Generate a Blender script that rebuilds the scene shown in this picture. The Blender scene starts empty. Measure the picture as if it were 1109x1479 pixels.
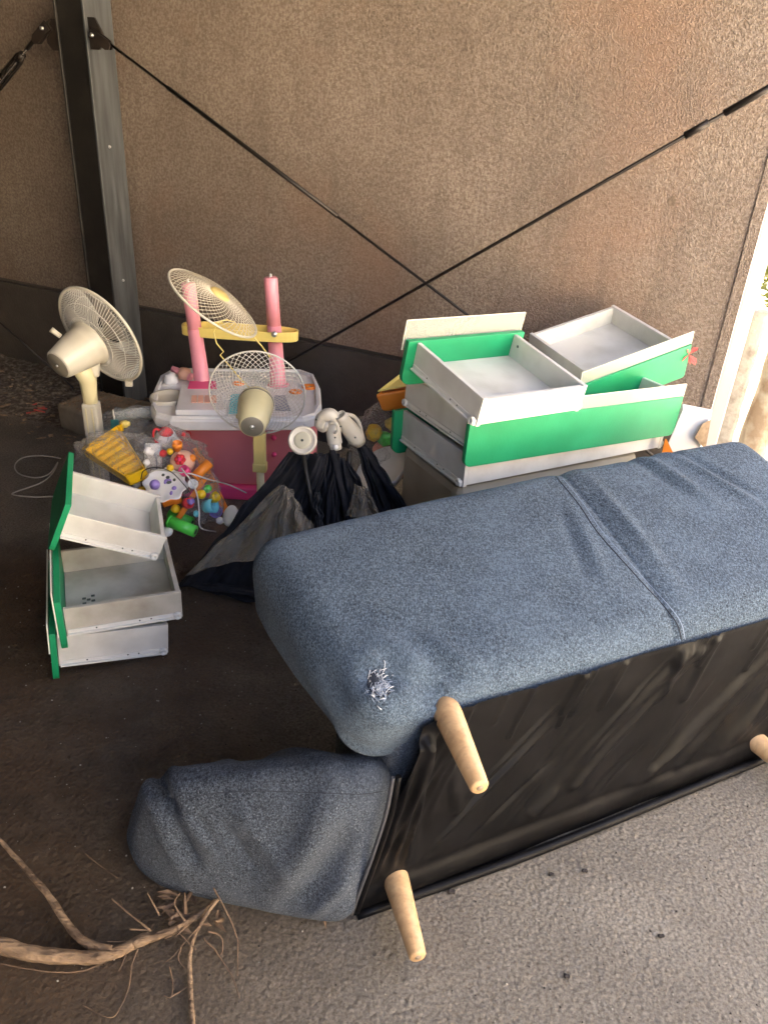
import bpy, bmesh, math, random
import numpy as np
from mathutils import Vector, Matrix, noise
random.seed(7); np.random.seed(7)
R = math.radians
sc = bpy.context.scene
col = sc.collection

# ------------------------------------------------------------------ camera
FPX, PIT, ROL, CH = 1118.0, R(28.4), R(3.7), 1.45
Cc = np.array([0, 0, CH])
FW = np.array([0, math.cos(PIT), -math.sin(PIT)])
_R = np.array([1., 0, 0]); _U = np.array([0, math.sin(PIT), math.cos(PIT)])
RT = _R*math.cos(ROL) + _U*math.sin(ROL); UP = _U*math.cos(ROL) - _R*math.sin(ROL)
cam = bpy.data.cameras.new('camera'); camo = bpy.data.objects.new('camera', cam); col.objects.link(camo)
camo.matrix_world = Matrix([[RT[i], UP[i], -FW[i], Cc[i]] for i in range(3)] + [[0, 0, 0, 1]])
cam.sensor_fit = 'VERTICAL'; cam.sensor_height = 24; cam.lens = 24*FPX/1479
cam.clip_start = .05; cam.clip_end = 300
sc.camera = camo

# ------------------------------------------------------------------ light
SUN_EL, SUN_AZ = R(52), R(-22)      # azimuth measured clockwise from +Y : the sun stands behind the stucco wall
w = bpy.data.worlds.new('World'); sc.world = w; w.use_nodes = True
nt = w.node_tree; nt.nodes.clear()
sky = nt.nodes.new('ShaderNodeTexSky'); sky.sky_type = 'NISHITA'; sky.sun_disc = False
sky.sun_elevation = SUN_EL; sky.sun_rotation = SUN_AZ; sky.air_density = .55; sky.dust_density = 7; sky.ozone_density = .2
bg = nt.nodes.new('ShaderNodeBackground'); bg.inputs[1].default_value = .12
out = nt.nodes.new('ShaderNodeOutputWorld')
nt.links.new(sky.outputs[0], bg.inputs[0]); nt.links.new(bg.outputs[0], out.inputs[0])
sl = bpy.data.lights.new('sun', 'SUN'); sl.energy = 5; sl.angle = R(.5); sl.color = (1, .91, .77)
so = bpy.data.objects.new('sun', sl); col.objects.link(so)
sd = Vector((math.sin(SUN_AZ)*math.cos(SUN_EL), math.cos(SUN_AZ)*math.cos(SUN_EL), math.sin(SUN_EL)))
so.rotation_euler = sd.to_track_quat('Z', 'Y').to_euler(); so.location = (6, 8, 8)
sc.view_settings.view_transform = 'Standard'; sc.view_settings.look = 'None'
sc.view_settings.gamma = 1; sc.view_settings.use_curve_mapping = False
sc.view_settings.exposure = 4.15
sc.cycles.max_bounces = 10; sc.cycles.diffuse_bounces = 5; sc.cycles.transparent_max_bounces = 16
sc.cycles.sample_clamp_indirect = 6

# ------------------------------------------------------------------ frames
W0 = np.array([-2.2208, 4.1895, 0]); WD = np.array([.9134, -.4071, 0]); WN = np.array([-.4071, -.9134, 0])
def wall(s, n, z=0): return tuple(W0 + WD*s + WN*n + np.array([0, 0, z]))
SO = np.array([.094, 1.043, 0]); SA = np.array([.893, .450, 0]); SB = np.array([-.450, .893, 0])
def sofa(a, b, z=0): return tuple(SO + SA*a + SB*b + np.array([0, 0, z]))
def ray(u, v): return FW + RT*(u-554.5)/FPX + UP*(739.5-v)/FPX
def P(u, v, Y):                        # a point on the upright plane y = Y
    d = ray(u, v); return tuple(Cc + d*(Y/d[1]))
def G(u, v, z=0):                      # a point at height z
    d = ray(u, v); return tuple(Cc + d*((z-CH)/d[2]))

# ------------------------------------------------------------------ mesh helpers
class MB:
    def __init__(s): s.v = []; s.f = []; s.sm = []
    def add(s, vs, fs, smooth=False):
        k = len(s.v); s.v += [tuple(map(float, p)) for p in vs]
        s.f += [tuple(i+k for i in f) for f in fs]; s.sm += [smooth]*len(fs); return s
    def hexa(s, c):                    # 8 corners: bottom ring 0-3, top ring 4-7
        return s.add(c, [(3,2,1,0),(4,5,6,7),(0,1,5,4),(1,2,6,5),(2,3,7,6),(3,0,4,7)])
    def box(s, x0, x1, y0, y1, z0, z1, M=None):
        c = [(x0,y0,z0),(x1,y0,z0),(x1,y1,z0),(x0,y1,z0),(x0,y0,z1),(x1,y0,z1),(x1,y1,z1),(x0,y1,z1)]
        if M is not None: c = [tuple(M @ Vector(p)) for p in c]
        return s.hexa(c)
    def tube(s, pts, r, n=8, cap=True, closed=False):
        pts = [Vector(p) for p in pts]; m = len(pts)
        rs = r if isinstance(r, (list, tuple)) else [r]*m
        vs = []; prev = None
        for i, p in enumerate(pts):
            if closed: t = pts[(i+1) % m]-pts[i-1]
            else: t = pts[min(i+1, m-1)]-pts[max(i-1, 0)]
            t = t.normalized() if t.length > 1e-9 else Vector((0, 0, 1))
            if prev is None:
                a = Vector((0, 0, 1)) if abs(t.z) < .9 else Vector((1, 0, 0)); x = t.cross(a).normalized()
            else:
                x = prev - t*prev.dot(t); x = x.normalized() if x.length > 1e-6 else t.orthogonal().normalized()
            prev = x; y = t.cross(x)
            for k in range(n):
                a = 2*math.pi*k/n; vs.append(p + (x*math.cos(a)+y*math.sin(a))*rs[i])
        fs = []
        for i in range(m if closed else m-1):
            j = (i+1) % m
            for k in range(n): fs.append((i*n+k, i*n+(k+1) % n, j*n+(k+1) % n, j*n+k))
        s.add(vs, fs, n > 4)
        if cap and not closed:
            k0 = len(s.v)-m*n
            s.f += [tuple(k0+k for k in reversed(range(n))), tuple(k0+(m-1)*n+k for k in range(n))]; s.sm += [False]*2
        return s
    def lathe(s, prof, org, axis, n=32, sx=1, sy=1, up=None):   # prof: (r, t) along the axis
        ax = Vector(axis).normalized(); u = Vector(up) if up else (Vector((0, 0, 1)) if abs(ax.z) < .95 else Vector((0, 1, 0)))
        x = u.cross(ax).normalized(); y = ax.cross(x); o = Vector(org); vs = []
        for r, t in prof:
            for k in range(n):
                a = 2*math.pi*k/n; vs.append(o+ax*t+(x*math.cos(a)*sx+y*math.sin(a)*sy)*r)
        fs = []
        for i in range(len(prof)-1):
            for k in range(n): fs.append((i*n+k, i*n+(k+1) % n, (i+1)*n+(k+1) % n, (i+1)*n+k))
        s.add(vs, fs, True); return s
    def grid(s, fn, nu, nv, smooth=True):
        vs = [fn(i/(nu-1), j/(nv-1)) for j in range(nv) for i in range(nu)]
        fs = [(j*nu+i, j*nu+i+1, (j+1)*nu+i+1, (j+1)*nu+i) for j in range(nv-1) for i in range(nu-1)]
        return s.add(vs, fs, smooth)
    def prism(s, pts, z0, z1, M=None):
        n = len(pts); vs = [(x, y, z0) for x, y in pts]+[(x, y, z1) for x, y in pts]
        if M is not None: vs = [tuple(M @ Vector(p)) for p in vs]
        return s.add(vs, [tuple(reversed(range(n))), tuple(range(n, 2*n))]+[(i, (i+1) % n, n+(i+1) % n, n+i) for i in range(n)])
    def build(s, name, mat, parent=None, bevel=0, solid=0, subd=0, kind=None, label=None):
        me = bpy.data.meshes.new(name); me.from_pydata(s.v, [], s.f)
        me.polygons.foreach_set('use_smooth', s.sm); me.materials.append(mat)
        if parent is not None: me.transform(wmat(parent).inverted())
        me.update()
        bm = bmesh.new(); bm.from_mesh(me); bmesh.ops.recalc_face_normals(bm, faces=bm.faces); bm.to_mesh(me); bm.free()
        o = bpy.data.objects.new(name, me); col.objects.link(o); o.parent = parent
        if solid: m = o.modifiers.new('solid', 'SOLIDIFY'); m.thickness = solid; m.offset = 0
        if bevel:
            m = o.modifiers.new('bevel', 'BEVEL'); m.width = bevel; m.segments = 2; m.limit_method = 'ANGLE'; m.angle_limit = R(40)
        if subd: m = o.modifiers.new('subd', 'SUBSURF'); m.levels = subd; m.render_levels = subd
        if kind: o['kind'] = kind
        if label: o['label'] = label
        return o
WM = {}
def wmat(o):                           # world matrix of a thing; its parts share it
    while o.parent: o = o.parent
    return WM.get(o.name, Matrix.Identity(4))
def thing(name, label, cat, loc=(0, 0, 0), rot=(0, 0, 0), group=None):
    o = bpy.data.objects.new(name, None); col.objects.link(o); o.empty_display_size = .05
    o.location = loc; o.rotation_euler = rot; o['label'] = label; o['category'] = cat
    if group: o['group'] = group
    WM[o.name] = Matrix.LocRotScale(Vector(loc), o.rotation_euler, None)
    return o
def tag(o, label, cat, group=None):
    o['label'] = label; o['category'] = cat
    if group: o['group'] = group
    return o
def frame(o, z, x=None):               # matrix with local z along z
    z = Vector(z).normalized(); x = Vector(x) if x else z.orthogonal()
    x = (x - z*x.dot(z)).normalized(); y = z.cross(x)
    return Matrix([[x[i], y[i], z[i], o[i]] for i in range(3)]+[[0, 0, 0, 1]])
def spline(pts, k=8):                  # Catmull-Rom
    p = [Vector(q) for q in pts]; p = [p[0]*2-p[1]]+p+[p[-1]*2-p[-2]]; r = []
    for i in range(1, len(p)-2):
        for j in range(k):
            t = j/k; a, b, c, d = p[i-1:i+3]
            r.append(.5*((2*b)+(c-a)*t+(2*a-5*b+4*c-d)*t*t+(3*b-a-3*c+d)*t**3))
    r.append(p[-2]); return r
def rounded(c8, r, n, disp=None, lengths=None, bulge=0):
    """soft box through eight corners (bottom ring, top ring); r corner radius in metres"""
    c = [np.array(p, float) for p in c8]
    L = lengths or (np.linalg.norm(c[1]-c[0]), np.linalg.norm(c[3]-c[0]), np.linalg.norm(c[4]-c[0]))
    L = np.array(L); ns = [max(4, int(round(l*n))) for l in L]
    keys = {}; vs = []; fs = []
    def vert(i, j, k):
        if (i, j, k) in keys: return keys[(i, j, k)]
        q = np.array([i/ns[0], j/ns[1], k/ns[2]])*L
        inn = np.minimum(np.maximum(q, r), L-r); d = q-inn; m = np.linalg.norm(d)
        if m > 1e-9: q = inn+d/m*r
        u, v, t = q/L
        if bulge:
            bu = bulge*(16*u*(1-u)*v*(1-v))**.5*(2*t-1)
            bv = bulge*(16*u*(1-u)*t*(1-t))**.5*(2*v-1); bw = bulge*(16*t*(1-t)*v*(1-v))**.5*(2*u-1)
            t += bu/L[2]; v += bv/L[1]; u += bw/L[0]
        p = ((c[0]*(1-u)+c[1]*u)*(1-v)+(c[3]*(1-u)+c[2]*u)*v)*(1-t)+((c[4]*(1-u)+c[5]*u)*(1-v)+(c[7]*(1-u)+c[6]*u)*v)*t
        keys[(i, j, k)] = len(vs); vs.append(p); return keys[(i, j, k)]
    A_, B_, C_ = ns
    for i in range(A_):
        for j in range(B_):
            fs.append((vert(i,j,0), vert(i,j+1,0), vert(i+1,j+1,0), vert(i+1,j,0)))
            fs.append((vert(i,j,C_), vert(i+1,j,C_), vert(i+1,j+1,C_), vert(i,j+1,C_)))
    for i in range(A_):
        for k in range(C_):
            fs.append((vert(i,0,k), vert(i+1,0,k), vert(i+1,0,k+1), vert(i,0,k+1)))
            fs.append((vert(i,B_,k), vert(i,B_,k+1), vert(i+1,B_,k+1), vert(i+1,B_,k)))
    for j in range(B_):
        for k in range(C_):
            fs.append((vert(0,j,k), vert(0,j,k+1), vert(0,j+1,k+1), vert(0,j+1,k)))
            fs.append((vert(A_,j,k), vert(A_,j+1,k), vert(A_,j+1,k+1), vert(A_,j,k+1)))
    V = np.array(vs); F = np.array(fs)
    if disp:
        nr = np.zeros_like(V); fn = np.cross(V[F[:,2]]-V[F[:,0]], V[F[:,3]]-V[F[:,1]])
        for k in range(4): np.add.at(nr, F[:,k], fn)
        nr /= np.linalg.norm(nr, axis=1)[:,None]+1e-12
        d = np.array([disp(p, q) for p, q in zip(V, nr)]); V = V+nr*d[:,None]
    m = MB(); m.add(V, [tuple(f) for f in fs], True); return m

# ------------------------------------------------------------------ materials
def mat(name, c, rough=.6, c2=None, ns=6., nd=4, bump=0, bs=60., bd=3, metal=0, spec=.5, fac=(.35, .65), aniso=None, trans=0, alpha=1, sheen=0, bdist=.01, emit=None, sss=0, coat=0):
    m = bpy.data.materials.new(name); m.use_nodes = True; n = m.node_tree; b = n.nodes['Principled BSDF']
    b.inputs['Base Color'].default_value = (*c, 1); b.inputs['Roughness'].default_value = rough
    b.inputs['Metallic'].default_value = metal; b.inputs['Specular IOR Level'].default_value = spec
    b.inputs['Transmission Weight'].default_value = trans; b.inputs['Alpha'].default_value = alpha
    b.inputs['Sheen Weight'].default_value = sheen; b.inputs['Coat Weight'].default_value = coat
    tc = n.nodes.new('ShaderNodeTexCoord'); src = tc.outputs['Object']
    if aniso:
        mp = n.nodes.new('ShaderNodeMapping'); mp.inputs['Scale'].default_value = aniso
        n.links.new(src, mp.inputs[0]); src = mp.outputs[0]
    if c2:
        t = n.nodes.new('ShaderNodeTexNoise'); t.inputs['Scale'].default_value = ns; t.inputs['Detail'].default_value = nd
        n.links.new(src, t.inputs[0])
        r = n.nodes.new('ShaderNodeMapRange'); r.inputs[1].default_value = fac[0]; r.inputs[2].default_value = fac[1]
        n.links.new(t.outputs[0], r.inputs[0])
        x = n.nodes.new('ShaderNodeMix'); x.data_type = 'RGBA'
        x.inputs[6].default_value = (*c, 1); x.inputs[7].default_value = (*c2, 1)
        n.links.new(r.outputs[0], x.inputs[0]); n.links.new(x.outputs[2], b.inputs['Base Color'])
    if bump:
        t = n.nodes.new('ShaderNodeTexNoise'); t.inputs['Scale'].default_value = bs; t.inputs['Detail'].default_value = bd
        n.links.new(src, t.inputs[0])
        u = n.nodes.new('ShaderNodeBump'); u.inputs['Strength'].default_value = bump; u.inputs['Distance'].default_value = bdist
        n.links.new(t.outputs[0], u.inputs['Height']); n.links.new(u.outputs[0], b.inputs['Normal'])
    return m
class NT:
    def __init__(s, m): s.t = m.node_tree; s.b = s.t.nodes['Principled BSDF']; s.tc = s.t.nodes.new('ShaderNodeTexCoord').outputs['Object']
    def n(s, typ, **kw):
        o = s.t.nodes.new('ShaderNode'+typ)
        for k, v in kw.items(): setattr(o, k, v)
        return o
    def l(s, a, b): s.t.links.new(a, b)
    def noise(s, scale, detail=3, rough=.55, vec=None, dist=0):
        o = s.n('TexNoise'); o.inputs['Scale'].default_value = scale; o.inputs['Detail'].default_value = detail
        o.inputs['Roughness'].default_value = rough; o.inputs['Distortion'].default_value = dist
        s.l(vec or s.tc, o.inputs[0]); return o.outputs[0]
    def vor(s, scale, vec=None, feature='F1', rnd=1):
        o = s.n('TexVoronoi', feature=feature); o.inputs['Scale'].default_value = scale; o.inputs['Randomness'].default_value = rnd
        s.l(vec or s.tc, o.inputs['Vector']); return o.outputs['Distance']
    def rng(s, x, a, b, c=0, d=1, smooth=False):
        o = s.n('MapRange')
        if smooth: o.interpolation_type = 'SMOOTHSTEP'
        for i, v in zip((1, 2, 3, 4), (a, b, c, d)): o.inputs[i].default_value = v
        s.l(x, o.inputs[0]); return o.outputs[0]
    def mix(s, f, a, b, blend='MIX'):
        o = s.n('Mix', data_type='RGBA', blend_type=blend)
        for i, v in ((0, f), (6, a), (7, b)):
            if isinstance(v, (int, float)): o.inputs[i].default_value = v
            elif isinstance(v, tuple): o.inputs[i].default_value = (*v, 1)
            else: s.l(v, o.inputs[i])
        return o.outputs[2]
    def math(s, op, a, b=0.):
        o = s.n('Math', operation=op)
        for i, v in ((0, a), (1, b)):
            if isinstance(v, (int, float)): o.inputs[i].default_value = v
            else: s.l(v, o.inputs[i])
        return o.outputs[0]
    def bump(s, h, st, dist, prev=None):
        o = s.n('Bump'); o.inputs['Strength'].default_value = st; o.inputs['Distance'].default_value = dist
        s.l(h, o.inputs['Height'])
        if prev: s.l(prev, o.inputs['Normal'])
        return o.outputs[0]
    def scale(s, v):
        o = s.n('Mapping'); o.inputs['Scale'].default_value = v; s.l(s.tc, o.inputs[0]); return o.outputs[0]
    def col(s, c): s.l(c, s.b.inputs['Base Color'])
    def nor(s, c): s.l(c, s.b.inputs['Normal'])

def m_stucco():
    m = mat('stucco', (.3, .22, .16), .62, spec=.55); k = NT(m)
    blot = k.rng(k.noise(1.6, 5, .6), .35, .68); fine = k.rng(k.noise(95, 3, .6), .38, .62)
    c = k.mix(blot, (.25, .195, .148), (.355, .285, .222)); c = k.mix(fine, k.mix(.6, c, (.10, .06, .038)), c)
    st = k.rng(k.noise(2.6, 6, .75, k.scale((2.5, 2.5, .55))), .52, .74, 0, .6)
    c = k.mix(k.rng(k.noise(1.1, 4, .6), .5, .66, 0, .5), c, (.30, .17, .105))
    c = k.mix(st, c, (.13, .095, .07)); k.col(c)
    v = k.vor(165); h = k.math('ADD', k.noise(105, 4, .6), k.math('MULTIPLY', k.rng(v, 0, .6, 1, 0), .7))
    k.nor(k.bump(h, .62, .008)); return m
def m_plinth():
    m = mat('painted plinth', (.07, .06, .055), .5); k = NT(m)
    k.col(k.mix(k.rng(k.noise(3, 6, .65), .35, .7), (.06, .050, .042), (.115, .095, .078)))
    k.nor(k.bump(k.noise(90, 4, .6), .7, .006)); return m
def m_floor():
    m = mat('rough concrete floor', (.3, .26, .2), .8, spec=.35); k = NT(m)
    big = k.rng(k.noise(.9, 5, .6, dist=.6), .38, .62, smooth=True); med = k.rng(k.noise(5.5, 6, .7), .35, .68); fine = k.rng(k.noise(150, 3, .6), .35, .65)
    # brown damp dirt, with the sofa's shade on the left painted in, ragged outline
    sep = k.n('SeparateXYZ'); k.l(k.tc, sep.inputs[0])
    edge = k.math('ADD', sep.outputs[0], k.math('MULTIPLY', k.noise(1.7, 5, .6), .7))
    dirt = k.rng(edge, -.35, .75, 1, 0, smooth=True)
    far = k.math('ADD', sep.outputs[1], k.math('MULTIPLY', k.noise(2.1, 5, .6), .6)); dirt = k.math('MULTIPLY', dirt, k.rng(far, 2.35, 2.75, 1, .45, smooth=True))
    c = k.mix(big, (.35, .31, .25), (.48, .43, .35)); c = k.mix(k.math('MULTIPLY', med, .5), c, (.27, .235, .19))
    dirt_shade = k.mix(med, (.120, .068, .032), (.048, .026, .012)); dirt_shade = k.mix(k.rng(k.noise(2.3, 7, .75), .5, .64, 0, .65), dirt_shade, (.15, .115, .08)); dirt_shade = k.mix(k.rng(k.noise(13, 6, .7), .55, .68, 0, .5), dirt_shade, (.03, .018, .010)); c = k.mix(dirt, c, dirt_shade)
    c = k.mix(k.rng(fine, 0, 1, .62, 0), c, (.075, .058, .042))
    pits = k.rng(k.math('ADD', k.vor(34), k.math('MULTIPLY', k.noise(90, 3), .10)), .075, .12, 1, 0); pits = k.math('MULTIPLY', pits, k.rng(k.noise(3, 2), .5, .62))
    c = k.mix(k.math('MULTIPLY', pits, .9), c, (.02, .017, .014))
    fl = k.rng(k.vor(38), .02, .05, 1, 0); c = k.mix(k.math('MULTIPLY', fl, k.rng(k.noise(6, 2), .48, .6, 0, .8)), c, (.5, .47, .4))
    k.col(c)
    h = k.math('ADD', k.math('MULTIPLY', k.noise(110, 6, .75), 1.1), k.math('MULTIPLY', k.rng(k.vor(70), 0, .6, 1, 0), .55))
    h = k.math('SUBTRACT', h, k.math('MULTIPLY', pits, 1.2)); nb = k.bump(k.noise(9, 4, .6), .5, .02)
    k.nor(k.bump(h, 1, .017, nb)); return m
def m_denim(name, a, b_, bias=.5):
    m = mat(name, a, .92, spec=.15, sheen=.08); k = NT(m)
    th = k.rng(k.noise(290, 3, .8, k.scale((1, .4, 1))), .40, .60); th2 = k.rng(k.noise(260, 3, .8, k.scale((.4, 1, 1.4))), .40, .60)
    c = k.mix(th, a, b_); c = k.mix(k.math('MULTIPLY', th2, .45), c, tuple(x*.35 for x in a))
    wear = k.rng(k.noise(3.2, 6, .7), .42, .70, 0, .28); c = k.mix(wear, c, tuple(min(1, x*1.45) for x in b_))
    fk = k.rng(k.noise(420, 2, .6, k.scale((1, 1, .5))), .60, .70, 0, .38); c = k.mix(fk, c, (.36, .41, .45)); pu = k.rng(k.noise(180, 3, .7), .56, .66, 0, .4); c = k.mix(pu, c, (.05, .052, .065))
    slub = k.rng(k.vor(26), .012, .03, 1, 0); c = k.mix(k.math('MULTIPLY', slub, .5), c, (.5, .54, .58)); k.col(c)
    h = k.math('ADD', th, th2); nb = k.bump(k.noise(28, 4, .6), .12, .004)
    k.nor(k.bump(h, .55, .0016, nb)); return m
def m_lining():
    m = mat('black lining cloth', (.018, .016, .016), .38, spec=.13); k = NT(m)
    k.col(k.mix(k.rng(k.noise(7, 5, .6), .45, .75), (.004, .0037, .0038), (.010, .0092, .0094)))
    h = k.noise(7, 4, .5, k.scale((1.6, 1.6, .35)), dist=.5); nb = k.bump(h, .18, .015)
    k.nor(k.bump(k.noise(500, 2), .25, .0008, nb))
    k.l(k.rng(k.noise(12, 4), .3, .7, .36, .52), k.b.inputs['Roughness']); return m
def m_wood(name, a, b_):
    m = mat(name, a, .45, spec=.4); k = NT(m)
    g = k.noise(14, 4, .6, k.scale((3, 3, .35)), dist=.8); c = k.mix(k.rng(g, .3, .7), a, b_)
    c = k.mix(k.rng(k.noise(120, 2, .5, k.scale((1, 1, .06))), .5, .75, 0, .35), c, tuple(x*.5 for x in a)); k.col(c)
    k.nor(k.bump(g, .2, .002)); return m
def m_clear(name, tint=(1, 1, 1), dens=.12, bst=.7, hi=.5):
    m = bpy.data.materials.new(name); m.use_nodes = True; n = m.node_tree; n.nodes.clear()
    o = n.nodes.new('ShaderNodeOutputMaterial'); t = n.nodes.new('ShaderNodeBsdfTransparent'); t.inputs[0].default_value = (*tint, 1)
    g = n.nodes.new('ShaderNodeBsdfPrincipled'); g.inputs['Base Color'].default_value = (.8, .8, .78, 1); g.inputs['Roughness'].default_value = .12
    tc = n.nodes.new('ShaderNodeTexCoord'); nz = n.nodes.new('ShaderNodeTexNoise'); nz.inputs['Scale'].default_value = 38; nz.inputs['Detail'].default_value = 4
    nz.inputs['Distortion'].default_value = 1.5
    n.links.new(tc.outputs['Object'], nz.inputs[0]); bu = n.nodes.new('ShaderNodeBump'); bu.inputs['Distance'].default_value = .02; bu.inputs['Strength'].default_value = bst
    n.links.new(nz.outputs[0], bu.inputs['Height']); n.links.new(bu.outputs[0], g.inputs['Normal'])
    lw = n.nodes.new('ShaderNodeLayerWeight'); lw.inputs[0].default_value = .35; n.links.new(bu.outputs[0], lw.inputs['Normal'])
    mr = n.nodes.new('ShaderNodeMapRange'); mr.inputs[3].default_value = dens; mr.inputs[4].default_value = min(1, dens+hi)
    n.links.new(lw.outputs['Facing'], mr.inputs[0])
    mx = n.nodes.new('ShaderNodeMixShader'); n.links.new(mr.outputs[0], mx.inputs[0]); n.links.new(t.outputs[0], mx.inputs[1]); n.links.new(g.outputs[0], mx.inputs[2])
    n.links.new(mx.outputs[0], o.inputs[0]); return m
def m_net(name, c, dens=.5, sc_=160):
    m = m_clear(name, (1, 1, 1), dens, .2); g = [x for x in m.node_tree.nodes if x.type == 'BSDF_PRINCIPLED'][0]
    g.inputs['Base Color'].default_value = (*c, 1); g.inputs['Roughness'].default_value = .95; g.inputs['Specular IOR Level'].default_value = .1; return m

M = dict(
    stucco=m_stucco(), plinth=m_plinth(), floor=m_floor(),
    denim=m_denim('blue denim', (.016, .027, .041), (.128, .175, .225)),
    denim_dark=m_denim('grey denim', (.013, .018, .026), (.098, .117, .145)),
    thread=mat('frayed thread', (.50, .53, .56), .9), lining=m_lining(),
    leg=m_wood('pale beech', (.46, .28, .13), (.60, .39, .20)),
    steel=mat('black steel', (.014, .0125, .011), .5, c2=(.03, .026, .022), ns=9, bump=.15, bs=40, fac=(.45, .75)),
    steel_lit=mat('grey steel', (.055, .058, .06), .35, c2=(.11, .115, .12), ns=6, aniso=(5, 5, .5), bump=.1, bs=30),
    rod=mat('dark rod', (.03, .024, .02), .4, metal=.5), zinc=mat('zinc', (.6, .6, .58), .3, metal=.9),
    green=mat('green laminate', (.003, .235, .088), .5, c2=(.007, .29, .118), ns=7, nd=8, fac=(.4, .7), bump=.05, bs=200),
    board=mat('off white board', (.64, .625, .58), .5, c2=(.50, .48, .43), ns=9, nd=8, fac=(.48, .78), bump=.05, bs=120),
    board_dirty=mat('dusty board', (.52, .50, .44), .55, c2=(.30, .27, .215), ns=7, nd=7, fac=(.42, .72)),
    runner=mat('cream runner', (.66, .65, .61), .35), strip=m_clear('yellowed clear strip', (.80, .86, .72), .16, .02),
    stripedge=mat('cream edge', (.78, .77, .64), .4),
    fanw=mat('aged white plastic', (.62, .585, .48), .35, c2=(.50, .45, .34), ns=5, fac=(.45, .75), coat=.1),
    fanc=mat('cream plastic', (.72, .65, .39), .35, c2=(.62, .54, .29), ns=6, fac=(.45, .75)),
    wire=mat('white coated wire', (.66, .64, .57), .4), wirec=mat('dusty wire', (.60, .54, .42), .5),
    fany=mat('yellowed plastic', (.72, .56, .20), .4), fang=mat('grey brown plastic', (.21, .19, .15), .5),
    blade=mat('dusty blade', (.33, .30, .25), .5),
    pink=mat('pink plastic', (.88, .36, .43), .35, c2=(.82, .32, .39), ns=4, coat=.15), pinkd=mat('deep pink plastic', (.80, .25, .28), .4, c2=(.72, .21, .24), ns=3),
    toyw=mat('toy white plastic', (.82, .81, .80), .3, c2=(.70, .68, .64), ns=7, fac=(.5, .75)),
    yel=mat('pale yellow plastic', (.84, .67, .19), .35), yellow=mat('bright yellow plastic', (.85, .55, .02), .3, c2=(.78, .47, .01), ns=15),
    orange=mat('orange plastic', (.88, .27, .03), .38), redp=mat('red plastic', (.72, .05, .06), .4),
    lime=mat('green toy plastic', (.10, .66, .08), .35), purple=mat('purple plastic', (.28, .20, .52), .35),
    cyan=mat('cyan plastic', (.18, .6, .66), .4), peach=mat('peach plastic', (.85, .5, .36), .45), hot=mat('hot pink plastic', (.86, .08, .25), .35),
    stickr=mat('salmon sticker', (.86, .36, .26), .5), grey=mat('grey print', (.28, .3, .36), .5), teal=mat('teal plastic', (.05, .22, .20), .5),
    fabric=mat('black navy cloth', (.006, .0062, .009), .85, c2=(.013, .0135, .020), ns=25, bump=.3, bs=18), fabgrey=mat('dark grey cloth', (.045, .045, .05), .8),
    net=m_net('grey netting', (.34, .30, .24), .30), clear=m_clear('clear plastic film', (1, 1, 1), .025, 1, .5), clear2=m_clear('clear stiff plastic', (.96, .98, .97), .15),
    cap=mat('white joint plastic', (.62, .59, .52), .35, c2=(.50, .46, .38), ns=14), capd=mat('ivory plastic', (.46, .44, .34), .5),
    cable=mat('pale cable', (.42, .38, .32), .5), cablek=mat('dark cable', (.05, .045, .04), .5),
    wood=m_wood('weathered timber', (.22, .165, .11), (.36, .28, .19)),
    stone=mat('dusty concrete block', (.22, .175, .12), .9, c2=(.33, .27, .19), ns=8, bump=.5, bs=50),
    soil=mat('rubble and dust', (.10, .075, .055), .95, c2=(.26, .22, .175), ns=45, fac=(.45, .66), bump=.8, bs=60, bdist=.02),
    bark=mat('brown bark', (.12, .075, .042), .75, c2=(.30, .20, .115), ns=22, nd=6, aniso=(.5, 1.5, 1.5), bump=.9, bs=90, fac=(.38, .62)), twig=mat('dry twig', (.22, .14, .08), .75, c2=(.10, .06, .035), ns=30),
    cream=mat('cream render', (.50, .45, .36), .85, c2=(.44, .39, .31), ns=3),
    seam=mat('dark seam', (.02, .025, .035), .9), stitch=mat('pale stitching', (.20, .25, .33), .9),
    carton=mat('dull beige board', (.33, .30, .235), .7, c2=(.26, .23, .175), ns=5),
    trim=mat('trim paint', (.62, .60, .56), .5), oldbark=mat('peeling bark', (.30, .22, .14), .9, c2=(.44, .38, .28), ns=14, nd=6, fac=(.42, .6), bump=.6, bs=50),
    spot=mat('dirt spot', (.12, .085, .055), .8, c2=(.24, .175, .12), ns=90),
    white=mat('white paint', (.8, .79, .77), .5), outg=mat('pale outside ground', (.42, .38, .31), .9, c2=(.52, .47, .38), ns=9, bump=.4, bs=60),
    conc=mat('outside concrete', (.36, .33, .27), .85, c2=(.22, .19, .15), ns=22, nd=6, fac=(.5, .7), bump=.4, bs=60),
    leaf=mat('yellow green leaf', (.32, .33, .10), .6, c2=(.20, .24, .06), ns=20), ceil=mat('dark metal roof', (.10, .09, .08), .7),
    red=mat('faded red paper', (.62, .10, .08), .7), chip=mat('wood chip', (.42, .30, .19), .8, c2=(.25, .17, .1), ns=60), dark=mat('dark grit', (.03, .024, .02), .9),
    mark=mat('dark print', (.07, .08, .07), .6), plate=mat('rusty black plate', (.012, .009, .008), .55, c2=(.03, .02, .015), ns=12),
)

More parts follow.
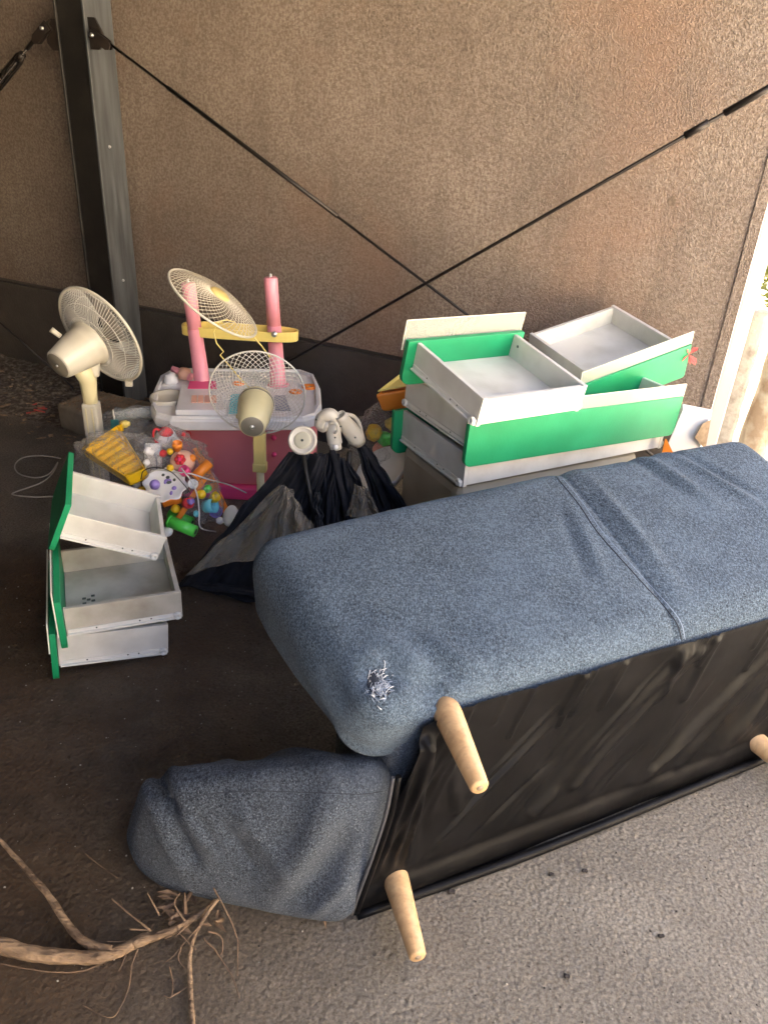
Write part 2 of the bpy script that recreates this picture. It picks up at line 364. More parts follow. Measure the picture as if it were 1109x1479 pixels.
# ------------------------------------------------------------------ the setting
def quad(name, pts, z, m, kind='structure'):
    o = MB().add([(x, y, z) for x, y in pts], [tuple(range(len(pts)))]).build(name, m); o['kind'] = kind; return o
w2 = lambda s, n: wall(s, n)[:2]
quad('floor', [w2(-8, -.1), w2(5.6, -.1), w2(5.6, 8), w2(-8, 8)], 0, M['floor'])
quad('outside_ground', [(-60, -60), (60, -60), (60, 60), (-60, 60)], -.06, M['outg'])
MB().hexa([wall(-8, -3, 2.56), wall(4.12, -3, 2.56), wall(4.12, 4.6, 2.56), wall(-8, 4.6, 2.56)]+[wall(-8, -3, 2.66), wall(4.12, -3, 2.66), wall(4.12, 4.6, 2.85), wall(-8, 4.6, 2.85)]).build('ceiling', M['ceil'])['kind'] = 'structure'  # eave carried past the wall, unseen, to shade the post and trunk
def wbox(mb, s0, s1, n0, n1, z0, z1): return mb.hexa([wall(s0,n1,z0), wall(s1,n1,z0), wall(s1,n0,z0), wall(s0,n0,z0), wall(s0,n1,z1), wall(s1,n1,z1), wall(s1,n0,z1), wall(s0,n0,z1)])

sw = thing('stucco_wall', 'brown rough stucco wall with dark painted plinth behind all the junk', 'wall', wall(1.5, 0))
wbox(MB(), -8, 3.665, -.12, 0, .475, 2.75).build('rendered_face', M['stucco'], sw)
wbox(MB(), -8, 3.66, -.115, -.014, .4555, .4745).build('groove', M['plinth'], sw)
wbox(MB(), -8, 3.665, -.12, .003, -.05, .455).build('plinth', M['plinth'], sw)
wbox(MB(), 3.6655, 3.70, -.12, .006, -.05, 2.75).build('corner_bead', M['stucco'], sw)
m = MB(); n = 22; c = []
for k in range(n):
    a = 2*math.pi*k/n; r_ = .018*(1+.7*noise.noise(Vector((math.cos(a)*2, math.sin(a)*2, 4)))); c.append(wall(3.409+r_*math.cos(a)*.7, .0015, 1.187+r_*math.sin(a)))
m.add(c, [tuple(range(n))]).build('dirt_spot', M['spot'], sw)
fw_ = thing('far_wall', 'dark side wall closing the shed far to the left, out of view', 'wall', wall(-8, 2))
wbox(MB(), -8.2, -8, -.12, 4.6, -.05, 2.75).build('wall_face', M['plinth'], fw_)
hs = thing('bounce_wall', 'added pale cream house wall, out of view to the right, bouncing warm light in', 'house', wall(9.5, 1))  # unseen house wall added to bounce warm light in from the right
wbox(MB(), 9.5, 9.8, -2, 9, -.06, 4.2).build('bounce_wall_face', M['cream'], hs)
wbox(MB(), 9.3, 9.9, -2.2, 9.2, 4.2, 4.35).build('roof_edge', M['ceil'], hs)
for n0 in (0., 2.6, 5.2): wbox(MB(), 9.47, 9.499, n0, n0+1.1, 1.0, 2.2).build('window', M['steel_lit'], hs)
bw_ = thing('light_block_wall', 'added dark wall behind the camera, out of view, holding back light', 'wall', wall(-2, 4.4))  # unseen wall added behind the camera to cut light from that side
wbox(MB(), -8, 4.05, 4.4, 4.5, -.05, 2.75).build('wall_face', M['plinth'], bw_)

tr = thing('door_trim', 'bright white painted upright trim at the open end of the stucco wall', 'door trim', wall(3.72, -.05))
wbox(MB(), 3.7015, 3.749, -.17, -.02, -.05, 2.75).build('trim_board', M['trim'], tr, bevel=.004)
po = thing('concrete_post', 'sunlit pitted concrete post outside, just right of the white trim', 'post', wall(3.86, -.3))
rounded([wall(3.742,-.34,-.06), wall(3.802,-.34,-.06), wall(3.802,-.24,-.06), wall(3.742,-.24,-.06), wall(3.742,-.34,.82), wall(3.802,-.34,.82), wall(3.802,-.24,.82), wall(3.742,-.24,.82)], .01, 60, lambda p, n: .006*noise.noise(Vector(p)*30)).build('post', M['conc'], po)
tk = thing('tree_trunk', 'peeling brown and cream trunk standing outside the opening', 'tree', wall(4.04, -.34))
def trunk(u, v):
    a = 2*math.pi*u; r = .055+.007*noise.noise(Vector((math.cos(a)*2, math.sin(a)*2, v*9)))
    c = np.array(wall(3.875, -.33, -.06+1.5*v)); return tuple(c+WD*(math.cos(a)*r+.03*v)+WN*math.sin(a)*r)
MB().grid(trunk, 25, 50).build('trunk', M['oldbark'], tk)
def crown(name, c, rad, n, size, mt, parent=None, leaf_r=1.):
    m = MB()
    for _ in range(n):
        d = Vector((random.gauss(0, 1), random.gauss(0, 1), random.gauss(0, 1))).normalized()*random.random()**.4
        p = Vector(c)+Vector((d.x*rad[0], d.y*rad[1], d.z*rad[2])); a = Vector((random.gauss(0,1), random.gauss(0,1), random.gauss(0,1))).normalized(); b = a.orthogonal().normalized()
        s_ = size*random.uniform(.6, 1.3); m.add([p-a*s_, p+b*s_*.4, p+a*s_, p-b*s_*.4], [(0, 1, 2, 3)])
    return m.build(name, mt, parent)
crown('crown', wall(4.1, -.7, 2.2), (.4, .5, .5), 700, .04, M['leaf'], tk)
sh = thing('shrub', 'sunlit yellow green shrub growing outside beside the concrete post', 'shrub', wall(4.05, -.9))
crown('foliage', wall(3.87, -.75, .86), (.12, .25, .16), 1300, .020, M['leaf'], sh)
MB().tube([wall(3.9, -.8, -.06), wall(3.88, -.8, .4), wall(3.88, -.78, .8)], [.015, .01, .005], 6).build('stem', M['bark'], sh)

# rubble bank against the wall
def bank(u, v):
    s = -2.0+3.05*u; n = .55*v; e = max(0, min(1, (1-u)*8)); z = (.055*(1-v)**.8*(.75+.5*noise.noise(Vector((s*3, n*3, 1))))+.012*noise.noise(Vector((s*17, n*17, 3)))+.006*noise.noise(Vector((s*60, n*60, 3))))*e
    p = wall(s, n, 0); return (p[0], p[1], z if 0 < v < 1 else (z if v == 0 else -.01))
b_ = MB().grid(bank, 170, 40).build('rubble_bank', M['soil']); b_['kind'] = 'structure'
def chips(name, cnt, area, size, mt, z=0, flat=.35, lump=0):
    m = MB()
    for _ in range(cnt):
        x, y = area(); s_ = size*random.uniform(.4, 1.6); a = random.random()*math.pi; zz = z(x, y) if callable(z) else z
        e = Matrix.Translation((x, y, zz+s_*flat*.4)) @ Matrix.Rotation(a, 4, 'Z') @ Matrix.Rotation(random.uniform(-.4, .4), 4, 'X')
        L_ = s_*(1 if not lump else lump)
        pts = [(L_*random.uniform(.7,1), 0, 0), (0, s_*random.uniform(.6,1), 0), (-L_*random.uniform(.7,1), 0, 0), (0, -s_*random.uniform(.6,1), 0), (s_*.1, s_*.1, s_*flat), (0, 0, -s_*flat)]
        m.add([tuple(e @ Vector(q)) for q in pts], [(0,1,4),(1,2,4),(2,3,4),(3,0,4),(1,0,5),(2,1,5),(3,2,5),(0,3,5)])
    o = m.build(name, mt); o['kind'] = 'stuff'; return o
def wall_area(s0, s1, n0, n1):
    def f():
        p = wall(random.uniform(s0, s1), n0+(n1-n0)*random.random()**1.6); return p[0], p[1]
    return f
bz = lambda x, y: .02
tag(chips('bark_chips', 420, wall_area(-.9, 1.2, .05, .7), .011, M['chip'], bz, .3, 1.8), 'pale chips of wood and stone scattered on the dirt by the wall', 'chips')
tag(chips('rubble', 500, wall_area(-.9, 1.2, .0, .4), .007, M['soil'], lambda x, y: .03, .7), 'small grey crumbs of rubble along the foot of the wall', 'rubble')
def near_area(): return random.uniform(-1.2, 1.3), random.uniform(.55, 2.2)
tag(chips('floor_grit', 900, near_area, .0020, M['dark'], 0, .7), 'tiny dark grit lying all over the rough floor', 'grit')
tag(chips('pale_grit', 700, near_area, .0022, M['conc'], 0, .7), 'tiny pale stone crumbs lying all over the floor', 'grit')

# ------------------------------------------------------------------ column and bracing
cl = thing('steel_column', 'black steel column, its lit side coloured grey, in front of the stucco wall', 'column', wall(1.02, .12))
def cbox(s0, s1, n0, n1, z0=0., z1=2.75): return wbox(MB(), s0, s1, n0, n1, z0, z1)
cbox(.948, 1.088, .045, .055).build('rear_plate', M['steel'], cl)
cbox(1.088, 1.100, .045, .200).build('flange', M['steel_lit'], cl, bevel=.003)  # paler copy of the column steel: the lit side is put into its colour
cbox(.940, .950, .045, .200).build('flange', M['steel'], cl, bevel=.003)
cbox(.952, 1.086, .182, .192).build('front_plate', M['steel'], cl)
wbox(MB(), .90, 1.14, .02, .25, 0, .012).build('base_plate', M['steel'], cl)
for z in (.62, 1.18): MB().lathe([(0, .006), (.005, .005), (.007, 0)], wall(1.1, .135, z), WD, 12).build('screw', M['zinc'], cl)
def gus(sgn, z):
    m = MB(); base = (.94 if sgn < 0 else 1.1); pts = [(0, .055), (.035, .055), (.07, .0), (.07, -.03), (.045, -.055), (0, -.055)]
    c = [(base+sgn*x, y) for x, y in pts]; n = len(c)
    m.add([wall(s, .176, z+y) for s, y in c]+[wall(s, .186, z+y) for s, y in c], [tuple(range(n)), tuple(range(2*n-1, n-1, -1))]+[(i, (i+1) % n, n+(i+1) % n, n+i) for i in range(n)])
    return m.build('gusset_plate', M['plate'], cl, bevel=.001)
gus(1, 1.59); gus(-1, 1.58)
MB().lathe([(0, .014), (.008, .014), (.008, 0)], wall(1.135, .186, 1.585), WN, 6).build('bolt', M['zinc'], cl)

def rod(name, label, a, b, r, extras, clevis=None):
    """a, b are (s, z) ends; extras are sleeve, turnbuckle spans measured as fractions"""
    t = thing(name, label, 'brace rod', wall(a[0], .2, a[1]))
    pa, pb = Vector(wall(a[0], .2, a[1])), Vector(wall(b[0], .2, b[1])); d = (pb-pa)
    MB().tube([pa, pb], r, 8).build('rod', M['rod'], t)
    for (f0, f1, rr, nm) in extras:
        if nm == 'turnbuckle':
            ax = d.normalized(); up = Vector(WN.tolist()).cross(ax).normalized(); p0, p1 = pa+d*f0, pa+d*f1
            m = MB()
            for sg in (-1, 1): m.tube([p0+up*sg*rr*.3, p0+(p1-p0)*.12+up*sg*rr, p0+(p1-p0)*.88+up*sg*rr, p1+up*sg*rr*.3], rr*.42, 6)
            m.tube([p0, p0+(p1-p0)*.16], rr*.9, 8); m.tube([p1+(p0-p1)*.16, p1], rr*.9, 8); m.build(nm, M['rod'], t)
        else: MB().tube([pa+d*f0, pa+d*f1], rr, 8).build(nm, M['rod'], t)
    if clevis:
        c0 = clevis; ax = (pb-pa).normalized(); up = Vector(WN.tolist()).cross(ax).normalized()
        m = MB(); hw = .019; L = .085
        for off in (-.012, .004):
            pts = [(-.02, -hw), (L*.8, -hw), (L, -hw*.5), (L, hw*.5), (L*.8, hw), (-.02, hw)]
            nn = Vector(WN.tolist()); c = [Vector(wall(c0[0], .2, c0[1]))+ax*x+up*y+nn*off for x, y in pts]
            m.add([tuple(q) for q in c]+[tuple(q+nn*.006) for q in c], [tuple(range(6)), tuple(range(11, 5, -1))]+[(i, (i+1) % 6, 6+(i+1) % 6, 6+i) for i in range(6)])
        m.build('clevis', M['plate'], t)
        MB().lathe([(0, .01), (.008, .01), (.008, 0)], tuple(np.array(wall(c0[0], .214, c0[1]))), WN, 6).build('pin', M['zinc'], t)
    return t
zs = lambda s: 1.53+(s-1.27)*(.74-1.53)/(2.82-1.27)
rod('brace_rod', 'black tie rod falling from the column clevis down to the right behind the drawers', (1.2, zs(1.2)), (3.7, max(.1, zs(3.7))), .0055, [(.115, .42, .0085, 'sleeve')], clevis=(1.145, 1.583))
z2 = lambda s: .43+(s-2.04)*(1.52-.43)/(3.62-2.04)
rod('brace_rod', 'black tie rod rising to the upper right across the stucco wall', (1.505, .061), (4.6, z2(4.6)), .006, [(.621, .640, .011, 'sleeve'), (.652, .70, .0105, 'sleeve'), (.70, 1, .0085, 'sleeve')])
z3 = lambda s: 1.58+(s-.86)*(1.38-1.58)/(.57-.86)
rod('brace_rod', 'black tie rod with an open turnbuckle at the upper left corner', (.84, z3(.84)+.01), (-.6, z3(-.6)), .006, [(.0, .05, .009, 'sleeve'), (.07, .22, .017, 'turnbuckle')], clevis=(.885, 1.60))
# lug on the left gusset
rod('brace_rod', 'thin black tie rod slanting down to the dirt left of the fan', (-.9, .07+(.76+.9)*.555), (.76, .05), .004, [])

# ------------------------------------------------------------------ sofa
sf = thing('sofa', 'blue denim two seat sofa tipped on its front, black lined underside towards us', 'sofa', sofa(.6, .3))
def g2(x, y, s): return math.exp(-(x*x+y*y)/(2*s*s))
def seg(p, a, b, wd, amp, taper=True):     # ridge along a segment in the (a, b) plane
    px, py = p; ax, ay = a; bx, by = b; dx, dy = bx-ax, by-ay; L2 = dx*dx+dy*dy
    t = ((px-ax)*dx+(py-ay)*dy)/L2; tc = min(1, max(0, t)); ex, ey = px-ax-dx*tc, py-ay-dy*tc
    f = math.exp(-(ex*ex+ey*ey)/(2*wd*wd)); k = (math.sin(math.pi*min(.97, max(.03, tc))) if taper else 1); return amp*f*k
def loc(p): d = np.array(p)-SO; return d@SA, d@SB, d[2]
SEAMA = .60
def back_disp(p, n):
    a, b, z = loc(p); d = 0
    d += .004*noise.noise(Vector((a*4, b*4, z*4)))+.0015*noise.noise(Vector((a*14, b*14, z*14)))
    if n[2] > .3:
        sx = .59 + b*.15
        d -= .006*math.exp(-abs(a-sx)/.005); d -= .004*math.exp(-((a-sx)/.03)**2)
        d += .004*math.exp(-((a-sx-.05)/.03)**2)*(.4+.6*b)
        q = (a, b)
        d += seg(q, (.60, .40), (.50, .12), .012, .006)-seg(q, (.575, .42), (.47, .16), .010, .005)
        d += seg(q, (1.0, .62), (1.10, .22), .013, .009)-seg(q, (1.04, .62), (1.13, .25), .012, .008)
        d += seg(q, (.93, .60), (.98, .3), .014, .010)-seg(q, (.90, .60), (.93, .32), .014, .007)
        d += seg(q, (.72, .5), (.66, .1), .014, .008)
        d += seg(q, (.06, .03), (-.05, .2), .018, .009)-seg(q, (.03, .02), (-.1, .1), .014, .010)
        d += seg(q, (-.02, .015), (-.06, .16), .010, .008)-seg(q, (.10, .0), (.03, .10), .010, .007)+seg(q, (.14, .01), (.06, .14), .012, .006)
        d -= .016*g2(a-.03, b-.03, .022)
        d -= .013*g2(a+.045, b-.08, .022)
    if n[0]*SA[0]+n[1]*SA[1] < -.3 or (a < 0 and z < .5):
        q = (b, z); d += seg(q, (0, .42), (.3, .47), .02, .009)-seg(q, (.05, .36), (.35, .42), .02, .007)+seg(q, (.02, .34), (.12, .42), .013, .01)
        d -= seg(q, (.0, .46), (.2, .52), .015, .007)
    return d
c8 = [sofa(-.10,.07,.325), sofa(1.34,.09,.30), sofa(1.36,.58,.32), sofa(-.145,.565,.34), sofa(-.11,-.012,.512), sofa(1.36,-.012,.512), sofa(1.34,.58,.630), sofa(-.160,.565,.580)]
BACK = rounded(c8, .062, 190, back_disp, bulge=.02); BACK.build('backrest', M['denim'], sf)
c8 = [sofa(-.05,.03,.0), sofa(1.32,.03,.0), sofa(1.32,.36,.0), sofa(-.05,.30,.0), sofa(-.04,.03,.44), sofa(1.32,.03,.44), sofa(1.32,.36,.44), sofa(-.04,.30,.44)]
rounded(c8, .02, 30).build('seat_base', M['denim_dark'], sf)
def arm_disp(p, n):
    a, b, z = loc(p); t = (a+.12)/-.37
    d = .004*noise.noise(Vector((a*7, b*7, z*7)))+.002*noise.noise(Vector((a*20, b*20, z*20)))
    zr = .26+.10*(1-t)
    for (t0, z0, t1, z1, wd, am) in ((.92,.24,.80,.06,.014,.010), (.85,.22,.72,.10,.009,-.014), (.80,.25,.62,.14,.013,.010), (.62,.24,.46,.12,.010,-.010), (.74,.245,.60,.14,.008,-.008), (.55,.28,.30,.12,.014,.010), (.02,.36,.45,.05,.022,.022), (.0,.26,.35,.04,.018,-.014), (.02,.16,.28,.02,.012,.012)):
        d += seg((t*.4, z), (t0*.4, z0), (t1*.4, z1), wd*.9, am*1.05)
    d -= .030*math.exp(-(((t-.86)*.4)**2+(z-.235)**2)/(2*.016**2))
    d += .018*math.exp(-(((t-.97)*.4)**2+(z-.235)**2)/(2*.014**2))
    return d
c8 = [sofa(-.500,.215,-.012), sofa(-.122,-.050,-.030), sofa(-.0,.22,.0), sofa(-.50,.37,.0), sofa(-.455,.195,.245), sofa(-.060,-.01,.365), sofa(-.0,.10,.31), sofa(-.44,.30,.245)]
ARM = rounded(c8, .06, 200, arm_disp, bulge=.020); ARM.build('armrest', M['denim_dark'], sf)
from mathutils.bvhtree import BVHTree
def onto(mb, path, r, name, m_, par, off=0.):   # a cord lying on a cover, along a path given by rays
    bv = BVHTree.FromPolygons([Vector(p) for p in mb.v], mb.f); pts = []
    pp_ = spline([(u, v, 0) for u, v in path], 8)
    for q in pp_:
        d = Vector(ray(q.x, q.y).tolist()).normalized(); h, nrm, i_, ds = bv.ray_cast(Vector(Cc.tolist()), d)
        if h is not None:
            if nrm.dot(d) > 0: nrm = -nrm
            pts.append(h+nrm*off)
    return MB().tube(pts, r, 5).build(name, m_, par)
onto(BACK, [(787,671), (808,695), (835,728), (862,768), (895,806), (930,845), (962,880), (978,903), (984,926)], .0016, 'seam', M['seam'], sf)
onto(BACK, [(792,668), (813,692), (840,725), (867,765), (900,803), (935,842), (967,877), (983,900), (989,924)], .0012, 'stitching', M['stitch'], sf, -.0004)
onto(ARM, [(262,1166), (272,1155), (300,1147), (350,1143), (400,1143), (460,1145), (520,1147), (552,1143)], .0009, 'seam', M['seam'], sf, -.0002)
def plane_pt(u, v, P0, n_):
    d = ray(u, v); t = ((np.array(P0)-Cc)@np.array(n_))/(d@np.array(n_)); return Cc+d*t
# lining
def topz(a): return .462+.02*min(1, max(0, (a+.02)/.1))-.016*max(0, a-.5)
GATH = [(random.uniform(.02, 1.3), random.uniform(.03, .16), -random.uniform(.001, .006)) for _ in range(22)]
FINE = []
for k in range(30):
    x = random.uniform(.3, 1.3); z = random.uniform(.2, .47); L_ = random.uniform(.08, .34); FINE.append((x, z, x-L_*random.uniform(.5, .95), max(.06, z-L_), random.uniform(.0035, .007), random.choice((-1, 1))*random.uniform(.002, .0065)))
for k in range(12):
    x = random.uniform(-.02, .12); FINE.append((x, .45, x-random.uniform(.04, .10), random.uniform(.05, .25), .005, -random.uniform(.003, .007)))
def lining(u, v):
    zt = topz(0)
    le = -.122+.07*min(1, v*1.5)+.045*max(0, v-.6)/.4
    a = le+(1.325-le)*u**1.15; z = v*topz(a)*1.0
    b = -.014
    sag = math.sin(math.pi*min(1, v*1.02)); b += .012*sag
    q = (a, z)
    # gathers hanging from the staple line
    for ak, L_, am in GATH: b += seg(q, (ak, .48), (ak-.25*L_, .48-L_), .0045, am, False)
    for (x0, z0, x1, z1, wd, am) in ((.62,.45,.30,.10,.014,-.018), (.66,.44,.40,.14,.010,-.012), (.58,.42,.36,.16,.012,.010), (1.0,.45,.60,.06,.02,-.018), (1.06,.45,.72,.08,.014,-.012), (.95,.42,.64,.12,.014,.012), (1.2,.42,.85,.06,.02,-.014), (1.28,.42,.98,.05,.02,-.012), (.70,.46,.67,.30,.008,-.012), (.60,.46,.585,.33,.007,-.010), (.0,.43,-.045,.05,.008,-.020), (.012,.42,-.015,.06,.007,-.018), (.03,.42,.02,.05,.010,.008), (-.02,.42,-.08,.03,.007,-.016), (.05,.44,.10,.2,.01,-.006), (.45,.47,.42,.36,.006,-.008), (.35,.47,.34,.38,.006,-.006)):
        b += seg(q, (x0, z0), (x1, z1), wd, am, False)*min(1, max(.0, (z-(.08 if x0 < .15 else .02))/.10))*(1 if x0 < .15 else .75)
    for (x0, z0, x1, z1, wd, am) in FINE: b += seg(q, (x0, z0), (x1, z1), wd, am)*min(1, max(0, (z-.06)/.08))
    # tucked roll along the floor
    b -= .006*math.exp(-((z-.03)/.03)**2)*(1+.3*math.sin(a*7)+.5*noise.noise(Vector((a*5, 0, 0)))); b += .003*math.exp(-((z-.065)/.012)**2)
    b += .0025*noise.noise(Vector((a*9, z*9, 2)))
    return sofa(a, b, z+.004)
MB().grid(lining, 420, 150).build('lining', M['lining'], sf)
MB().tube(spline([sofa(-.116,-.016,.004), sofa(.3,-.036,.012), sofa(.8,-.034,.014), sofa(1.32,-.03,.014)], 10), .011, 8).build('hem_roll', M['lining'], sf)
# zip / seam edge beside the arm
zp = [sofa(-.118,-.02,.02), sofa(-.108,-.03,.10), sofa(-.088,-.035,.20), sofa(-.068,-.035,.30), sofa(-.056,-.028,.38)]
MB().tube(spline(zp, 8), .006, 6).build('piping', M['lining'], sf)
MB().tube(spline([tuple(np.array(p)+np.array([-.010, -.003, 0])) for p in zp], 8), .004, 6).build('zip', M['fabgrey'], sf)
# legs
def leg(a, z, dirv, L_=.165, r0=.0265, r1=.0155, kk=None):
    p0 = Vector(sofa(a, -.004, z)); d = Vector(dirv).normalized()
    o = MB().lathe([(0, -.03), (r0*.97, -.03), (r0, 0), (r0*.99, .01), (r1+.001, L_-.004), (r1-.002, L_), (0, L_)], p0, d, 28).build('leg', M['leg'], sf)
    MB().lathe([(0, L_+.0015), (.006, L_+.001), (.0065, L_-.001)], p0, d, 10).build('foot_pad', M['wood'], o)
def dirn(a, z, u, v, L_=.165):         # aim a leg so that its tip reaches a point seen in the picture at that length
    best = None; p0 = np.array(sofa(a, 0, z))
    d = ray(u, v); d = d/np.linalg.norm(d); w_ = Cc-p0; bq = w_@d; cq = w_@w_-L_*L_; q = bq*bq-cq; t = -bq-math.sqrt(max(q, 0)); return tuple(Cc+d*t-p0)
def sdir(a, b, z): return tuple(SA*a - SB*b + np.array([0, 0, z]))
leg(.048, .470, sdir(-.028, .155, -.008)); leg(-.028, .057, sdir(-.03, .155, -.004)); leg(.985, .060, sdir(.015, .155, -.012)); leg(1.25, .455, sdir(.03, .155, .01))
# frayed hole in the denim
def on_back(u, v, a):                  # point of the left end of the cover
    return plane_pt(u, v, sofa(a, 0), SA)
rnd = random.Random(4)
bvb = BVHTree.FromPolygons([Vector(p) for p in BACK.v], BACK.f)
def cover_pt(u, v):
    d = Vector(ray(u, v).tolist()).normalized(); h, n_, i_, ds = bvb.ray_cast(Vector(Cc.tolist()), d)
    return h, (n_ if n_.dot(d) < 0 else -n_)
for (hu, hv_, ru, rv) in ((540, 985, 10, 15), (552, 1000, 12, 7)):
    m = MB(); c = [cover_pt(hu+ru*math.cos(2*math.pi*k/22)*(1+.35*noise.noise(Vector((k*1.1, hu, 0)))), hv_+rv*math.sin(2*math.pi*k/22)*(1+.35*noise.noise(Vector((k*.9, hu, 5))))) for k in range(22)]
    m.add([p+n_*.0012 for p, n_ in c]+[p-n_*.001 for p, n_ in c], [tuple(range(22))]+[(k, (k+1) % 22, 22+(k+1) % 22, 22+k) for k in range(22)]).build('torn_hole', M['seam'], sf)
m = MB()
for k in range(120):
    u, v = rnd.gauss(545, 6.5), rnd.gauss(990, 8.5); h, n_ = cover_pt(u, v); h2, n2_ = cover_pt(u+rnd.gauss(2, 4.5), v+rnd.gauss(1, 5)); mid_ = (h+h2)/2+n_*rnd.uniform(.002, .007)
    m.tube(spline([h+n_*.001, mid_, h2+n_*rnd.uniform(.001, .004)], 4), rnd.uniform(.0003, .0009), 4)
m.build('frayed_threads', M['thread'], sf)
m = MB()
for k in range(30):
    u, v = rnd.gauss(549, 8), rnd.gauss(1000, 7); h, n_ = cover_pt(u, v); h2, n2_ = cover_pt(u+rnd.gauss(0, 8), v+rnd.gauss(0, 5)); m.tube(spline([h+n_*.001, (h+h2)/2+n_*.004, h2+n_*.001], 4), rnd.uniform(.0005, .0011), 4)
m.build('blue_threads', M['stitch'], sf)

# ------------------------------------------------------------------ drawers
def drawer(label, loc_, rz, ry, rx, W, D_, H, pz=(-.035, .135), ov=.028, strip=None, cut=.03, near='left', board='board', group='green fronted drawers', tilt_strip=0):
    t = thing('drawer', label, 'drawer', loc_, (R(rx), R(ry), R(rz)), group)
    T = wmat(t)
    def bx(nm, x0, x1, y0, y1, z0, z1, mt, bv=.0012):
        return MB().box(x0, x1, y0, y1, z0, z1, T).build(nm, M[mt], t, bevel=bv)
    h = W/2; th = .012
    for sy in (-1, 1):
        y0, y1 = (h-th, h) if sy > 0 else (-h, -h+th)
        bx('side_board', 0, D_, y0, y1, 0, H, board)
        yo = sy*(h+.0045)
        r_ = MB(); r_.box(.004, D_-.004, min(sy*(h+.001), sy*(h+.009)), max(sy*(h+.001), sy*(h+.009)), .002, .007, T); r_.box(.004, D_-.004, min(sy*(h+.0005), sy*(h+.003)), max(sy*(h+.0005), sy*(h+.003)), .0075, .018, T)
        ro = r_.build('runner', M['runner'], t)
        wl = MB(); c = T @ Vector((D_-.014, sy*(h+.0035), .012)); ax = (T.to_3x3() @ Vector((0, sy, 0)))
        wl.lathe([(0, .006), (.004, .006), (.0045, .009), (.010, .009), (.011, .007), (.011, 0)], c, ax, 16); wl.build('roller', M['runner'], ro)
        for f in (.25, .62, .72): MB().lathe([(0, .0012), (.0022, .001), (.0025, 0)], T @ Vector((D_*f, sy*(h+.003), .013)), ax, 8).build('screw', M['mark'], ro)
    bx('rear_board', D_-th-.002, D_-.001, -h+th+.0005, h-th-.0005, .004, H-.004, board)
    bx('bottom_board', .001, D_-th-.003, -h+th+.0005, h-th-.0005, .008, .013, 'board_dirty' if board == 'board_dirty' else board, 0)
    z0, z1 = pz; y = h+ov; c_ = cut
    pts = []
    for (cy, cz, a0) in ((-y+c_, z0+c_, 180), (y-c_, z0+c_, 270)):
        for k in range(6): a = R(a0+90*k/5); pts.append((cy+c_*math.cos(a), cz+c_*math.sin(a)))
    pts += [(y, z1), (-y, z1)]
    m = MB(); n = len(pts); vs = [T @ Vector((-.001, p, q)) for p, q in pts]+[T @ Vector((-.017, p, q)) for p, q in pts]
    m.add([tuple(v) for v in vs], [tuple(range(n)), tuple(range(2*n-1, n-1, -1))]+[(i, (i+1) % n, n+(i+1) % n, n+i) for i in range(n)])
    fp = m.build('front_panel', M['green'], t, bevel=.0012)
    if strip:
        s0, s1, x = strip; y2 = y+.002
        a_ = Matrix.Translation((x, 0, s0)) @ Matrix.Rotation(tilt_strip, 4, 'Y')
        s_ = MB().box(-.0012, .0012, -y2, y2, 0, s1-s0, T @ a_).build('clear_strip', M['strip'], t)
        e = MB().box(-.0016, .0016, -y2-.0005, y2+.0005, s1-s0+.0002, s1-s0+.002, T @ a_)
        for sy in (-1, 1): e.box(-.0016, .0016, min(sy*(y2+.0004), sy*(y2+.002)), max(sy*(y2+.0004), sy*(y2+.002)), 0, s1-s0, T @ a_)
        e.build('strip_edge', M['stripedge'], s_)
    return t
GL, GR_ = 'drawers piled on the floor at left', 'drawers stacked behind the sofa'
drawer('lowest green fronted drawer of the pile at left, mostly covered by the one above', (-.913, 1.772, .032), 22.2, 3.8, 1.3, .31, .288, .098, group=GL, strip=(.07, .165, -.019), pz=(-.035, .13))
mid = drawer('middle drawer of the left pile, with a dirty empty tray and a dark printed mark', (-.882, 1.779, .130), 22.6, .3, 1.5, .30, .303, .085, group=GL, strip=(.02, .16, -.019), board='board_dirty', pz=(-.035, .13))
drawer('top drawer of the left pile, clean white inside, tilted down at its rear', (-.925, 1.922, .338), 20.7, 23.7, 3.2, .251, .275, .078, group=GL, pz=(-.042, .122), cut=.032)
T = wmat(mid); mk = MB()
for k in range(3):
    for j in range(3):
        if (k+j) % 2 == 0: mk.box(.045+k*.012, .055+k*.012, -.040+j*.012+k*.004, -.031+j*.012+k*.004, .0134, .0142, T)
mk.box(.042, .083, -.045, -.042, .0134, .0140, T); mk.build('printed_mark', M['mark'], mid)
# right stack
drawer('bottom visible drawer of the right stack, its dark green front turned to the wall', (.369, 2.430, .497), -60.2, 0, 0, .76, .352, .100, group=GR_, ov=.03, pz=(-.045, .10))
o = drawer('widest green front drawer facing us in the right stack, directly behind the sofa', (.546, 2.121, .607), 119.8, 0, 1.5, .76, .355, .095, group=GR_, ov=.018, pz=(-.048, .080), strip=(.079, .118, -.012), cut=.022)
drawer('open drawer on top left of the right stack, green front panel away from us', (.201, 2.187, .772), -58, 10, -1.5, .351, .316, .080, group=GR_, ov=.028, pz=(-.05, .084), strip=(.05, .135, -.025), board='board')
tr_ = drawer('open drawer on top right of the right stack, tilted, dusty clear strip along its front', (.769, 2.423, .685), 121.1, -9, -12, .361, .313, .075, group=GR_, ov=.042, pz=(-.06, .062), strip=(.062, .105, -.010), cut=.010)
tl_ = [x for x in bpy.data.objects if x.name.startswith('drawer') and 'top left of the right' in x.get('label', '')][0]; Tl = wmat(tl_)
MB().lathe([(0, .0012), (.0038, .001), (.0045, 0)], Tl @ Vector((.028, .351/2-.0121, .055)), Tl.to_3x3() @ Vector((0, -1, 0)), 14).build('screw_hole', M['mark'], tl_)
